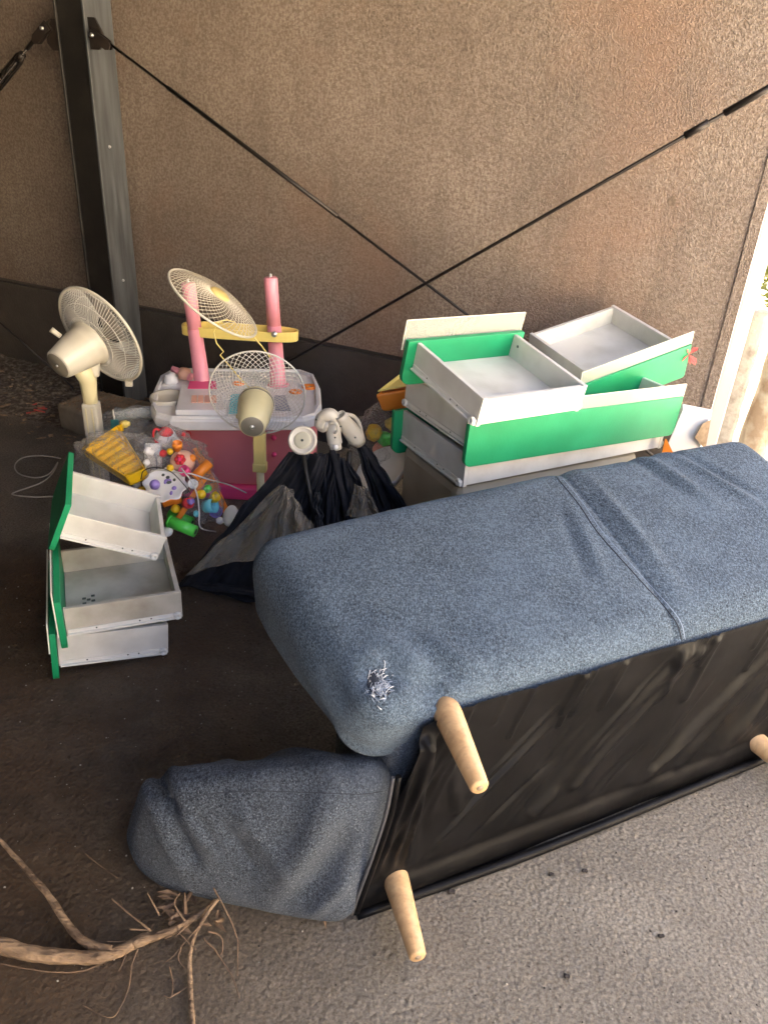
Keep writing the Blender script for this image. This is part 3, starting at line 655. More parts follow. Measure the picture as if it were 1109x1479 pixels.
# red paper scrap at the end of that drawer
Tt = wmat(tr_); pc = Tt @ Vector((-.02, -.215, .03)); m = MB()
for k in range(7):
    a = Vector((random.gauss(0, .6), random.gauss(0, .6), random.gauss(-.2, 1))).normalized(); b = a.orthogonal().normalized(); l_ = random.uniform(.014, .028)
    m.add([pc, pc+a*l_+b*l_*.4, pc+a*l_*1.5, pc+a*l_-b*l_*.3+Vector((0, 0, .004))], [(0, 1, 2, 3)])
tag(m.build('paper_scrap', M['red'], solid=.0006), 'crumpled faded red paper scrap caught at the right end of the upper drawer', 'paper scrap')

# pale carcass boards under the right stack
t = thing('chest_carcass', 'dull beige chest body that carries the stack of drawers behind the sofa', 'chest', (.38, 2.22, 0), (0, 0, R(29)), None); T = wmat(t)
MB().box(-.29, .40, -.15, .17, .02, .49, T).build('body', M['carton'], t, bevel=.025)
MB().box(-.34, .38, -.155, -.1505, .20, .205, T).build('joint_line', M['mark'], t)
t = thing('white_carton', 'white open carton with an orange corner, right of the green drawers', 'carton', (1.08, 2.30, 0)); 
m = MB().hexa([P(960,650,2.3), P(1006,662,2.3), P(1012,662,2.42), P(962,650,2.42), P(985,592,2.3), P(1028,592,2.3), P(1028,592,2.42), P(985,583,2.42)])
m.build('flap', M['white'], t, bevel=.003)
MB().hexa([P(955,655,2.27), P(972,655,2.27), P(972,655,2.285), P(955,655,2.285), P(960,634,2.27), P(962,634,2.27), P(962,634,2.285), P(960,634,2.285)]).build('orange_corner', M['orange'], t)
MB().hexa([P(1003,632,2.28), P(1018,650,2.28), P(1018,650,2.297), P(1003,632,2.297), P(1014,612,2.28), P(1026,606,2.28), P(1026,606,2.297), P(1014,612,2.297)]).build('raw_edge', M['chip'], t)
MB().hexa([(1.0,2.2,0),(1.2,2.2,0),(1.2,2.45,0),(1.0,2.45,0)]+[(1.0,2.2,.33),(1.2,2.2,.33),(1.2,2.45,.33),(1.0,2.45,.33)]).build('box_base', M['white'], t)

# ------------------------------------------------------------------ fans
def fan_cage(t, c, ax, Rr, depth_r, depth_f, nr, mt, style, up=(0, 0, 1), name='rear_grille'):
    """rear half sits behind (-axis), front half ahead; wires are curved radially"""
    ax = Vector(ax).normalized(); F_ = frame(c, ax, Vector(up).cross(ax))
    def q(r, a, z): return F_ @ Vector((r*math.cos(a), r*math.sin(a), z))
    def prof(u, dep): return dep*(1-u**2.6)
    parts = []
    for side, dep, nm in ((-1, depth_r, 'rear_grille'), (1, depth_f, 'front_grille')):
        if not dep: continue
        m = MB(); nw = nr
        if style == 'radial':
            for k in range(nw):
                a = 2*math.pi*k/nw; pts = []
                for j in range(8):
                    u = .30+.70*j/7; pts.append(q(Rr*u, a+.22*(1-u), side*prof(u, dep)))
                m.tube(pts, .0011, 3, cap=False)
        else:
            for sg in (-1, 1):
                for k in range(nw):
                    a = 2*math.pi*k/nw; pts = []
                    for j in range(10):
                        u = .16+.84*j/9; pts.append(q(Rr*u, a+sg*1.5*(1-u), side*prof(u, dep)))
                    m.tube(pts, .0009, 3, cap=False)
        for u in ((.30, .52, .76) if style == 'radial' else (.16,)):
            m.tube([q(Rr*u, 2*math.pi*k/40, side*(prof(u, dep)+.0012)) for k in range(40)], .0014, 4, closed=True)
        parts.append(m.build(nm, M[mt], t))
    m = MB(); m.tube([q(Rr, 2*math.pi*k/64, 0) for k in range(64)], .0055 if style == 'radial' else .0028, 8, closed=True)
    m.build('rim', M[mt] if style != 'radial' else M['fanw'], t)
    return F_
def blades(t, F_, Rr, z, mt='blade', n=3):
    for k in range(n):
        m = MB(); a0 = 2*math.pi*k/n+.4
        def f(u, v):
            r = Rr*(.18+.66*u); a = a0+(v-.5)*(1.0+.55*u)-.25*u; zz = z+.030*(.5-v)
            return tuple(F_ @ Vector((r*math.cos(a), r*math.sin(a), zz)))
        m.grid(f, 10, 10); m.build('blade', M[mt], t, solid=.002)
    MB().lathe([(0, z+.022), (.022, z+.018), (.03, z-.01), (.03, z-.025)], F_.translation, F_.col[2].to_3d(), 24).build('hub', M[mt], t)

f1 = thing('pedestal_fan', 'yellowed white pedestal fan seen from behind, complete slatted cage, at left by the column', 'fan', (-1.075, 2.62, 0))
ax1 = Vector((.46, .82, .31)).normalized(); c1 = Vector((-1.035, 2.66, .643))
F1_ = fan_cage(f1, c1, ax1, .182, .052, .045, 96, 'wire', 'radial')
blades(f1, F1_, .186, .0)
MB().lathe([(0, -.20), (.047, -.198), (.052, -.193), (.062, -.14), (.072, -.085), (.074, -.062), (.083, -.056), (.083, -.05), (.0, -.048)], c1, ax1, 40).build('motor_housing', M['fanw'], f1)
MB().lathe([(0, -.2015), (.043, -.2015), (.045, -.199)], c1, ax1, 32).build('rear_cap', M['fang'], f1)
mh = MB(); mh.lathe([(0, -.206), (.004, -.205), (.005, -.2012)], c1, ax1, 12); mh.build('cap_screw', M['zinc'], f1)
hp = c1-ax1*.11; MB().tube([hp+Vector((-.05, .0, .05)), hp+Vector((-.075, -.01, .075))], [.008, .010], 10).build('swing_knob', M['fanw'], f1)
MB().hexa([tuple(hp+Vector(v)) for v in ((.02,.02,-.10),(.05,.03,-.10),(.05,.05,-.10),(.02,.04,-.10),(.02,.02,-.03),(.06,.03,-.03),(.06,.05,-.03),(.02,.04,-.03))]).build('tilt_bracket', M['fanw'], f1, bevel=.006)
px1, py1 = -1.075, 2.60
MB().tube([hp+Vector((0, 0, -.05)), (px1+.0, py1, .50), (px1, py1, .44), (px1, py1, .40)], [.030, .031, .026, .024], 20).build('neck', M['fanc'], f1)
MB().box(px1-.026, px1+.026, py1-.028, py1+.028, .03, .415).build('stand_tube', M['fanw'], f1, bevel=.006)
for dx in (-.012, .010): MB().box(px1+dx, px1+dx+.004, py1-.0305, py1-.0285, .06, .40).build('groove_strip', M['fanc'], f1)
MB().box(px1+.027, px1+.10, py1-.018, py1+.015, .262, .285).build('control_arm', M['fanw'], f1, bevel=.004)
MB().lathe([(0, 0), (.15, 0), (.15, .012), (.12, .028), (.03, .035), (0, .035)], (px1, py1, .001), (0, 0, 1), 40).build('base', M['fanw'], f1)
m = MB()
cc = F1_ @ Vector((-.06, -.175, .0)); m.hexa([tuple(cc+Vector(v)) for v in ((-.012,-.01,-.02),(.012,-.01,-.02),(.012,.004,-.02),(-.012,.004,-.02),(-.012,-.01,0),(.012,-.01,0),(.012,.004,0),(-.012,.004,0))]); m.build('cage_clip', M['fanw'], f1)

f2 = thing('desk_fan', 'cream fan with open diamond mesh rear guard and no front cage, before the pink toy', 'fan', (-.43, 2.38, 0))
ax2 = Vector((-.08, .97, .20)).normalized(); c2 = Vector(P(372, 569, 2.44))
F2_ = fan_cage(f2, c2, ax2, .158, .034, 0, 44, 'wire', 'mesh')
MB().lathe([(0, -.195), (.037, -.194), (.041, -.190), (.052, -.14), (.058, -.075), (.054, -.04), (.045, -.025), (.03, -.02), (0, -.018)], c2, ax2, 36).build('motor_housing', M['fanc'], f2)
MB().lathe([(0, -.197), (.034, -.197), (.036, -.194)], c2, ax2, 30).build('rear_cap', M['fang'], f2)
MB().lathe([(0, -.202), (.006, -.201), (.008, -.1972)], c2, ax2, 14).build('cap_screw', M['zinc'], f2)
MB().lathe([(.0572, -.062), (.0585, -.060), (.0585, -.056), (.0565, -.054)], c2, ax2, 36).build('housing_band', M['fang'], f2)
MB().lathe([(0, .0), (.008, .0), (.010, .008), (.006, .012), (0, .013)], c2-ax2*.10+Vector((-.042, -.03, -.012)), (-.6, -.6, .1), 14).build('swing_knob', M['fany'], f2)
n2 = c2-ax2*.085; nx, ny = n2.x+.012, n2.y
MB().tube([n2+Vector((.008, 0, -.04)), (nx, ny, n2.z-.09)], [.022, .018], 14).build('tilt_joint', M['fanc'], f2)
MB().box(nx-.020, nx+.020, ny-.014, ny+.014, n2.z-.20, n2.z-.085).build('neck', M['fany'], f2, bevel=.004)
MB().box(nx-.023, nx+.023, ny-.017, ny+.017, n2.z-.225, n2.z-.195).build('collar', M['fany'], f2, bevel=.003)
MB().tube([(nx, ny, .03), (nx, ny, n2.z-.22)], .0135, 16).build('pole', M['fanc'], f2)
MB().lathe([(0, 0), (.13, 0), (.13, .01), (.1, .024), (.02, .03), (0, .03)], (nx, ny, .001), (0, 0, 1), 36).build('base', M['fanc'], f2)

# loose guard leaning on the yellow shelf
g3 = thing('fan_guard', 'loose domed mesh fan guard with yellow badge leaning on the yellow toy shelf', 'fan guard', (-.59, 2.58, .80))
cg = Vector(P(309, 438, 2.60)); fwd = Vector(ray(311, 436).tolist()).normalized(); rt = Vector(RT.tolist()); upv = Vector(UP.tolist())
axg = (rt*.55+upv*.80-fwd*.42).normalized(); Fg = frame(cg, axg); Rg = .168
def qg(r, a, z): return Fg @ Vector((r*math.cos(a), r*math.sin(a), z))
pf = lambda u: .038*(1-u**3)
m = MB()
for sg in (-1, 1):
    for k in range(46):
        a = 2*math.pi*k/46; m.tube([qg(Rg*(.14+.86*j/9), a+sg*1.3*(1-(.14+.86*j/9)), pf(.14+.86*j/9)) for j in range(10)], .001, 3, cap=False)
m.build('mesh', M['wirec'], g3)
MB().tube([qg(Rg, 2*math.pi*k/64, 0) for k in range(64)], .004, 8, closed=True).build('rim', M['fanw'], g3)
MB().lathe([(0, .046), (.030, .045), (.036, .040), (.036, .034)], cg, axg, 32).build('badge', M['fany'], g3)
# bent retaining band
bn = thing('bent_band', 'bent cream metal band dangling between the yellow shelf and the cream fan', 'metal band', P(330, 500, 2.5))
bp = [P(340,466,2.56), P(328,462,2.53), P(314,466,2.50), P(309,480,2.48), P(313,496,2.47), P(323,508,2.46), P(318,513,2.455), P(333,530,2.44), P(350,550,2.42), P(363,562,2.40)]
def ribbon(pts, w_, th, nrm):
    m = MB(); pts = [Vector(p) for p in pts]; nn = Vector(nrm).normalized(); vs = []
    for i, p in enumerate(pts):
        t = (pts[min(i+1, len(pts)-1)]-pts[max(i-1, 0)]).normalized(); s_ = t.cross(nn).normalized()
        for a, b in ((-1, -1), (1, -1), (1, 1), (-1, 1)): vs.append(p+s_*a*th/2+nn*b*w_/2)
    fs = [(i*4+k, i*4+(k+1) % 4, i*4+4+(k+1) % 4, i*4+4+k) for i in range(len(pts)-1) for k in range(4)]+[(3,2,1,0), tuple(len(vs)-4+k for k in range(4))]
    return m.add(vs, fs)
ribbon(bp, .010, .003, (.3, -.8, .5)).build('band', M['yel'], bn, bevel=.0005)
ribbon([P(366,486,2.60), P(378,500,2.60), P(390,516,2.58)], .010, .003, (.3, -.8, .5)).build('band_end', M['yel'], bn)

# ------------------------------------------------------------------ pink toy washstand
tv = thing('toy_vanity', 'pink toy washstand with white counter, two pink posts and a yellow shelf ring', 'toy vanity', (-.57, 2.85, 0))
CT = .385
def cpt(u, v, z=CT): return Vector(G(u, v, z))
# counter outline on the plane z = CT traced at its real place
ol = [(217,588), (224,600), (246,606), (330,607), (440,606), (458,600), (465,588), (463,560), (455,543), (436,536), (300,534), (250,534), (230,545), (222,562)]
def outl(z, off=0):
    p = [G(u, v, CT) for u, v in ol]; c = np.mean([q for q in p], axis=0); r = []
    for q in p: q = np.array(q); d = q-c; d /= np.linalg.norm(d); q = q+d*off; r.append((q[0], q[1], z))
    return r
def loft(rings, cap=True):
    m = MB(); n = len(rings[0]); vs = [p for r in rings for p in r]
    fs = [(i*n+k, i*n+(k+1) % n, (i+1)*n+(k+1) % n, (i+1)*n+k) for i in range(len(rings)-1) for k in range(n)]
    if cap: fs += [tuple(range(n)), tuple(range(len(vs)-1, len(vs)-n-1, -1))]
    return m.add(vs, fs)
loft([outl(CT-.045, -.012), outl(CT-.04, -.002), outl(CT-.008, 0), outl(CT, -.006)]).build('counter', M['toyw'], tv, bevel=.003)
m = loft([outl(CT+.0005, -.008), outl(CT+.010, -.010), outl(CT+.010, -.022), outl(CT+.0015, -.026)], False); m.build('counter_lip', M['toyw'], tv)
# sink basin (left), recess
sk = cpt(243, 577)
MB().lathe([(0, .0015), (.035, .002), (.05, .006), (.056, .014), (.064, .016), (.066, .011), (.066, 0)], (sk.x, sk.y, CT), (0, 0, 1), 32, 1, 1.1).build('basin', M['fanw'], tv)
def slab(name, quad_, z0, z1, mt, bv=.002):
    p = [cpt(u, v) for u, v in quad_]; n = len(p)
    return loft([[(q.x, q.y, z0) for q in p], [(q.x, q.y, z1) for q in p]]).build(name, M[mt], tv, bevel=bv)
slab('key_block', [(254,602), (262,566), (322,566), (326,602)], CT+.001, CT+.026, 'toyw', .004)
for k in range(4): slab('key', [(277+k*9.4,592), (278+k*9.3,582), (285.4+k*9.3,582), (285.2+k*9.4,592)], CT+.0262, CT+.031, 'peach', .001)
slab('pink_print', [(272,571), (275,560), (312,560), (314,571)], CT+.0262, CT+.0275, 'hot', 0)
slab('grey_print', [(330,598), (334,570), (352,570), (356,598)], CT+.001, CT+.003, 'cyan', 0)
slab('grey_print', [(398,594), (396,572), (412,572), (420,594)], CT+.001, CT+.003, 'grey', 0)
for (u, v, r_) in ((447, 560, .030), (427, 567, .024), (345, 555, .022), (360, 583, .016)):
    q = cpt(u, v); rg = MB()
    for rr in (1, .72, .44): rg.tube([(q.x+r_*rr*math.cos(2*math.pi*k/28), q.y+r_*rr*math.sin(2*math.pi*k/28), CT+.004) for k in range(28)], .0028, 5, closed=True)
    rg.build('orange_ring', M['orange'], tv)
slab('red_dot', [(360,600), (361,592), (369,592), (370,600)], CT+.001, CT+.004, 'redp', 0)
# cabinet
cb = [cpt(250, 603), cpt(437, 603), cpt(452, 560), cpt(262, 560)]
cb = [Vector((-.815, 2.725, 0)), Vector((-.335, 2.735, 0)), Vector((-.30, 3.02, 0)), Vector((-.79, 3.02, 0))]
loft([[(q.x, q.y, .055) for q in cb], [(q.x, q.y, CT-.047) for q in cb]]).build('cabinet', M['pinkd'], tv, bevel=.008)
loft([[(q.x*1.0+(-.02 if i in (0, 3) else .02), q.y+(-.03 if i < 2 else 0), 0) for i, q in enumerate(cb)], [(q.x+(-.015 if i in (0, 3) else .015), q.y+(-.022 if i < 2 else 0), .053) for i, q in enumerate(cb)]]).build('plinth', M['hot'], tv, bevel=.008)
for (u, v) in ((272, 627),): 
    q = Vector(P(u, v, 2.72)); MB().tube([q+Vector((.011*math.cos(2*math.pi*k/20), 0, .011*math.sin(2*math.pi*k/20))) for k in range(20)], .0022, 6, closed=True).build('latch_ring', M['redp'], tv)
MB().box(-.50, -.494, 2.722, 2.7245, .07, .33).build('door_gap', M['mark'], tv)
for z in (.20, .27): MB().lathe([(0, .012), (.009, .010), (.010, 0)], (-.437, 2.722, z), (0, -1, 0), 14).build('door_knob', M['hot'], tv)
# posts and shelf
def post(u0, v0, u1, v1):
    b = np.array(G(u0, v0, CT)); tp = np.array(P(u1, v1, b[1]+.005)); mid_ = b*.43+tp*.57; b_, t_, md = Vector(b.tolist()), Vector(tp.tolist()), Vector(mid_.tolist())
    o = MB().tube([md, t_-(t_-md)*.03, t_], [.0265, .0265, .022], 24).build('post', M['pink'], tv)
    MB().tube([t_, t_+Vector((0, 0, .012))], [.005, .004], 10).build('post_tip', M['toyw'], o)
    o2 = MB().tube([b_, b_+(md-b_)*.06, md], [.038, .031, .0275], 24).build('ribbed_post', M['pink'], tv)
    ax = (md-b_); tw = Vector((-.10, -1, 0)).normalized(); sd_ = ax.cross(tw).normalized()
    for k in (-1, 0, 1):
        MB().tube([b_+ax*.16+tw*.0232+sd_*k*.010, b_+ax*.85+tw*.0212+sd_*k*.009], .0030, 6).build('rib', M['pink'], o2)
    MB().tube([b_+ax*.0, b_+ax*.03], [.046, .040], 24).build('post_foot', M['pink'], o2)
    return b_, t_, md
pl_ = post(293, 557, 272, 408); pr_ = post(402, 556, 391, 400)
zsf = P(350, 481, pl_[0].y)[2]; ys = (pl_[0].y+pr_[0].y)/2
xl, xr = P(262, 481, ys-.02)[0], P(431, 478, ys)[0]
rl = []
for k in range(40):
    a = 2*math.pi*k/40; ca, sa_ = math.cos(a), math.sin(a); ex = .22
    x = (xl+xr)/2+(xr-xl)/2*math.copysign(abs(ca)**.55, ca); y = ys+.0+.052*math.copysign(abs(sa_)**.7, sa_)
    rl.append((x, y))
m = MB(); n = 40; vs = []
for z, off in ((zsf-.024, 0), (zsf+.014, 0), (zsf+.014, -.007), (zsf-.024, -.007)):
    for k, (x, y) in enumerate(rl):
        dx, dy = x-(xl+xr)/2, y-ys; L_ = math.hypot(dx/3, dy); vs.append((x+off*dx/3/L_, y+off*dy/L_, z))
m.add(vs, [(i*n+k, i*n+(k+1) % n, ((i+1) % 4)*n+(k+1) % n, ((i+1) % 4)*n+k) for i in range(4) for k in range(n)], False)
m.build('shelf_ring', M['yel'], tv, bevel=.002)
m = MB().add([(x*.98+(xl+xr)/2*.02, ys+(y-ys)*.9, zsf-.021) for x, y in rl]+[(x*.98+(xl+xr)/2*.02, ys+(y-ys)*.9, zsf-.016) for x, y in rl], [tuple(range(n-1, -1, -1)), tuple(range(n, 2*n))]+[(k, (k+1) % n, n+(k+1) % n, n+k) for k in range(n)]); m.build('shelf_floor', M['yel'], tv)
q = Vector(P(396, 483, ys-.056)); MB().lathe([(0, .004), (.008, .003), (.011, 0)], q, (0, -1, .1), 16).build('shelf_screw', M['zinc'], tv)
q = Vector(P(346, 486, ys-.056)); MB().tube([q+Vector((.005*math.cos(2*math.pi*k/14), 0, .005*math.sin(2*math.pi*k/14))) for k in range(14)], .0009, 5, closed=True).build('mould_mark', M['fany'], tv)
# small toys on the counter
hd = thing('toy_hair_dryer', 'small pink toy hair dryer lying at the left end of the white counter', 'toy', tuple(cpt(250, 545)))
MB().tube([P(248,532,3.0), P(262,538,3.0), P(276,545,2.98)], [.012, .015, .017], 16).build('barrel', M['pink'], hd)
MB().lathe([(0, -.02), (.024, -.018), (.027, 0), (.022, .02), (0, .024)], P(267, 540, 2.99), (.2, 0, 1), 20).build('body', M['peach'], hd)
cupp = MB().lathe([(0, -.025), (.014, -.025), (.027, -.01), (.028, .01), (.02, .024), (0, .026)], P(247, 548, 2.93), (.9, .1, .4), 20).build('toy_cup', M['toyw']); tag(cupp, 'small white rounded toy cup at the left end of the counter', 'toy cup')

# ------------------------------------------------------------------ concrete block, timber, bits near the column
blk = [G(82,583,.115), G(133,562,.115), G(235,584,.115), G(195,628,.115)]
bb = [np.array(p) for p in blk]; lo = [(p[0], p[1], -.005) for p in bb]
rounded([lo[0], lo[3], lo[2], lo[1], tuple(bb[0]), tuple(bb[3]), tuple(bb[2]), tuple(bb[1])], .008, 50, lambda p, n: .004*noise.noise(Vector(p)*25)).build('concrete_block', M['stone'])
tag(bpy.data.objects['concrete_block'], 'dusty brown concrete block on the floor behind the white fan stand', 'concrete block')
tag(chips('crumbs', 500, lambda: (lambda a, b: tuple((bb[0]*(1-a)*(1-b)+bb[1]*(1-a)*b+bb[2]*a*b+bb[3]*a*(1-b))[:2]))(random.uniform(.04,.96), random.uniform(.04,.96)), .006, M['chip'], .116, .4, 1.5), 'dry crumbs and chips lying on top of the concrete block', 'crumbs')
rng_ = random.Random(11)
t = thing('red_debris', 'heap of small reddish wood splinters on the floor left of the concrete block', 'splinters', G(60, 588))
for k in range(14):
    p = Vector(G(rng_.uniform(44, 78), rng_.uniform(580, 596), .012)); a = rng_.uniform(-.5, .7); L_ = rng_.uniform(.02, .055)
    e = frame(p, (0, 0, 1), (math.cos(a), math.sin(a), 0)); MB().box(-L_/2, L_/2, -.005, .005, -.002, .002, e @ Matrix.Rotation(rng_.uniform(-.3, .3), 4, 'Y')).build('splinter', M['red' if k % 3 == 0 else 'chip'], t)

# ------------------------------------------------------------------ cables
def cable(name, label, pts, r, mt):
    t = MB().tube(spline(pts, 10), r, 6).build(name, M[mt]); return tag(t, label, 'cable')
cable('power_cable', 'pale thin cable looped on the dark floor left of the drawers', [G(88,662,.01), G(60,658,.006), G(34,661,.006), G(22,672,.006), G(28,684,.006), G(52,690,.006), G(72,684,.008), G(84,668,.012), G(76,684,.008), G(58,698,.006), G(22,711,.006), G(22,715,.006), G(50,718,.006), G(78,717,.006)], .0028, 'cable')
cable('power_cable', 'white thin cable draped over the toys and running to the pink toy', [P(210,690,2.30), P(225,679,2.3), P(252,682,2.28), P(275,684,2.28), P(300,692,2.30), P(330,700,2.45), P(356,712,2.5)], .0024, 'board')
cable('power_cable', 'white thin cable arching down past the green toy tubes to the floor', [P(262,676,2.28), P(276,694,2.26), P(285,715,2.25), P(288,738,2.23), P(290,762,2.22), P(312,768,2.3)], .0024, 'board')
cable('power_cable', 'thin dark cable looping over the white patterned toy dish', [P(204,692,2.27), P(208,680,2.26), P(226,675,2.25), P(248,682,2.24), P(266,700,2.24), P(275,712,2.24)], .0018, 'cablek')

# ------------------------------------------------------------------ toys and clear bags
def bag(name, label, cat, c, rad, seedv, mt='clear', amp=.35, n=44, squash=None):
    def f(u, v):
        a = 2*math.pi*u; e = math.pi*(v-.5); d = Vector((math.cos(a)*math.cos(e), math.sin(a)*math.cos(e), math.sin(e)))
        k = 1+amp*noise.noise(d*2.2+Vector((seedv, 0, 0)))+amp*.45*abs(noise.noise(d*6+Vector((0, seedv, 0))))+amp*.2*noise.noise(d*17)
        p = Vector(c)+Vector((d.x*rad[0], d.y*rad[1], d.z*rad[2]))*k; return (p.x, p.y, max(.004, p.z))
    return tag(MB().grid(f, n, n//2).build(name, M[mt]), label, cat)
# yellow ribbed tray
yt = thing('toy_tray', 'bright yellow ribbed toy tray inside the clear bag behind the left drawers', 'toy tray', P(170, 665, 2.36))
yq = [Vector(P(124,658,2.42)), Vector(P(188,700,2.27)), Vector(P(216,688,2.33)), Vector(P(176,624,2.52))]
nn = (yq[1]-yq[0]).cross(yq[3]-yq[0]).normalized(); nn = nn if nn.z > 0 else -nn
def yb(u, v): return (yq[0]*(1-u)+yq[1]*u)*(1-v)+(yq[3]*(1-u)+yq[2]*u)*v
def ybox(u0, u1, v0, v1, h0, h1, nm, mt='yellow'):
    c = [yb(u0,v0), yb(u1,v0), yb(u1,v1), yb(u0,v1)]; return MB().hexa([tuple(p+nn*h0) for p in c]+[tuple(p+nn*h1) for p in c]).build(nm, M[mt], yt, bevel=.0015)
ybox(0, 1, 0, 1, -.006, 0, 'tray_base')
for (a, b, c, d) in ((0,1,0,.04), (0,1,.96,1), (0,.03,.041,.959), (.97,1,.041,.959)): ybox(a, b, c, d, .0005, .035, 'tray_wall')
for k in range(6): ybox(.14+k*.14, .155+k*.14, .045, .955, .0005, .018, 'rib')
ybox(.5, .52, .045, .955, .019, .028, 'rib')
MB().hexa([P(160,636,2.5), P(178,622,2.5), P(180,622,2.53), P(162,636,2.53), P(160,624,2.5), P(176,611,2.5), P(178,611,2.53), P(162,624,2.53)]).build('tab', M['yellow'], yt, bevel=.002)
bag('plastic_bag', 'clear crinkled plastic bag around the yellow toy tray', 'plastic bag', P(168, 668, 2.40), (.15, .10, .10), 3.1)
bag('plastic_bag', 'clear crinkled plastic bag holding the flower toys by the pink cabinet', 'plastic bag', P(250, 668, 2.44), (.12, .09, .11), 8.7)
bag('plastic_bag', 'clear plastic bag of small cyan and yellow toys above the green tubes', 'plastic bag', P(292, 722, 2.34), (.068, .06, .085), 5.5)
bag('plastic_bag', 'crumpled clear plastic heap lying on the block behind the toys', 'plastic bag', P(190, 612, 2.75), (.12, .07, .05), 12.2, 'clear2', .5)
bag('plastic_bag', 'clear plastic bag of orange and yellow scraps behind the dark folded playpen', 'plastic bag', P(555, 640, 2.55), (.12, .09, .13), 21.2)
# clear tub on its side
ct = thing('clear_tube', 'clear open ended plastic tube lying on the heap beside the fan stand', 'plastic tube', P(165, 606, 2.7))
MB().lathe([(.019, 0), (.021, 0), (.021, .16), (.019, .16), (.019, 0)], P(165, 600, 2.65), (1, .35, .06), 24).build('tube_wall', M['clear2'], ct)
MB().tube([Vector(P(165, 600, 2.65))+frame((0, 0, 0), (1, .35, .06)).to_3x3() @ Vector((.020*math.cos(2*math.pi*k/24), .020*math.sin(2*math.pi*k/24), 0)) for k in range(24)], .003, 6, closed=True).build('tube_rim', M['board'], ct)
def simple(name, label, cat, mb, mt, **kw): return tag(mb.build(name, M[mt], **kw), label, cat)
simple('teal_block', 'dark teal plastic block peeping out behind the clear tube', 'toy block', MB().hexa([P(160,622,2.6), P(172,622,2.6), P(172,622,2.64), P(160,622,2.64), P(160,606,2.6), P(172,606,2.6), P(172,606,2.64), P(160,606,2.64)]), 'teal', bevel=.003)
simple('black_scrap', 'small black strip lying on the clear plastic near the counter', 'scrap', MB().tube([P(216,608,2.7), P(232,602,2.72)], [.005, .004], 6), 'cablek')
# white storage box behind the patterned dish
wbx = thing('white_toy_box', 'white plastic toy box standing between the yellow tray and the flower toys', 'toy box', P(222, 680, 2.42))
MB().hexa([P(208,705,2.36), P(234,705,2.36), P(236,705,2.46), P(210,705,2.46), P(209,640,2.40), P(232,640,2.40), P(234,640,2.48), P(211,640,2.48)]).build('box_body', M['toyw'], wbx, bevel=.006)
m = MB(); m.tube(spline([P(219,648,2.385), P(226,662,2.37), P(226,682,2.365), P(219,698,2.36)], 6), .003, 6); m.build('box_handle', M['grey'], wbx)
# patterned dish
pd = thing('toy_dish', 'white scalloped toy dish with dark purple pattern in front of the clear bags', 'toy dish', P(238, 700, 2.3))
cdp = Vector(P(240, 702, 2.28)); axd = Vector((.05, -.60, .80)).normalized(); Fd = frame(cdp, axd, (1, 0, 0))
m = MB(); prof = [(0, 0), (.5, 0), (.8, .006), (.95, .013), (1, .012), (.95, .006), (.8, -.002), (.5, -.008), (0, -.008)]; n = 48; vs = []
for r_, h_ in prof:
    for k in range(n):
        a = 2*math.pi*k/n; rr = .062*r_*(1+.08*r_*math.cos(8*a)); vs.append(tuple(Fd @ Vector((rr*math.cos(a)*1.15, rr*math.sin(a), h_))))
m.add(vs, [(i*n+k, i*n+(k+1) % n, (i+1)*n+(k+1) % n, (i+1)*n+k) for i in range(len(prof)-1) for k in range(n)], True).build('dish', M['toyw'], pd)
for k in range(11):
    a = rng_.uniform(0, 6.3); rr = rng_.uniform(.01, .045); p = Fd @ Vector((rr*math.cos(a)*1.1, rr*math.sin(a), .0035))
    MB().lathe([(0, .0028), (.006, .002), (.0085, 0)], p, axd, 9, rng_.uniform(.5, 1.3), rng_.uniform(.5, 1)).build('petal', M['mark' if k % 2 else 'purple'], pd)
def ball(name, label, p, r_, mt): return tag(MB().lathe([(r_*math.sin(math.pi*k/12), -r_*math.cos(math.pi*k/12)) for k in range(13)], p, (0, 0, 1), 22).build(name, M[mt]), label, 'ball')
ball('purple_ball', 'small purple ball resting on the patterned toy dish', P(224, 700, 2.22), .017, 'purple')
ball('yellow_ball', 'upper of two small yellow balls beside the red flower toy', P(246, 652, 2.34), .011, 'yellow')
ball('yellow_ball', 'lower of two small yellow balls beside the red flower toy', P(246, 676, 2.28), .012, 'yellow')
fl_ = thing('flower_toy', 'round peach toy with a red flower inside the clear bag', 'toy', P(263, 665, 2.34))
cf = Vector(P(264, 667, 2.36)); MB().lathe([(.042*math.sin(math.pi*k/12), -.034*math.cos(math.pi*k/12)) for k in range(13)], cf, (0, -.6, .7), 26).build('body', M['peach'], fl_)
for k in range(6):
    a = 2*math.pi*k/6; F0 = frame(cf, (0, -.8, .6), (1, 0, 0)); p = F0 @ Vector((.011*math.cos(a), .011*math.sin(a), .034)); MB().lathe([(0, .009), (.008, .005), (.009, 0), (.006, -.006)], p, (0, -.8, .6), 12).build('petal', M['redp'], fl_)
MB().lathe([(0, .015), (.006, .012), (.007, 0)], F0 @ Vector((0, 0, .034)), (0, -.8, .6), 12).build('flower_centre', M['hot'], fl_)
cu = thing('toy_teapot', 'white and red toy teapot at the top of the clear bag by the pink cabinet', 'toy teapot', P(245, 635, 2.5))
MB().lathe([(0, -.03), (.03, -.028), (.042, 0), (.03, .026), (.012, .03), (0, .03)], P(240, 634, 2.50), (.2, -.3, 1), 24).build('pot', M['toyw'], cu)
MB().lathe([(0, 0), (.02, .001), (.026, .006), (.018, .016), (.006, .022), (0, .023)], tuple(np.array(P(240, 634, 2.50))+np.array([.004, -.010, .026])), (.2, -.3, 1), 20).build('lid', M['redp'], cu)
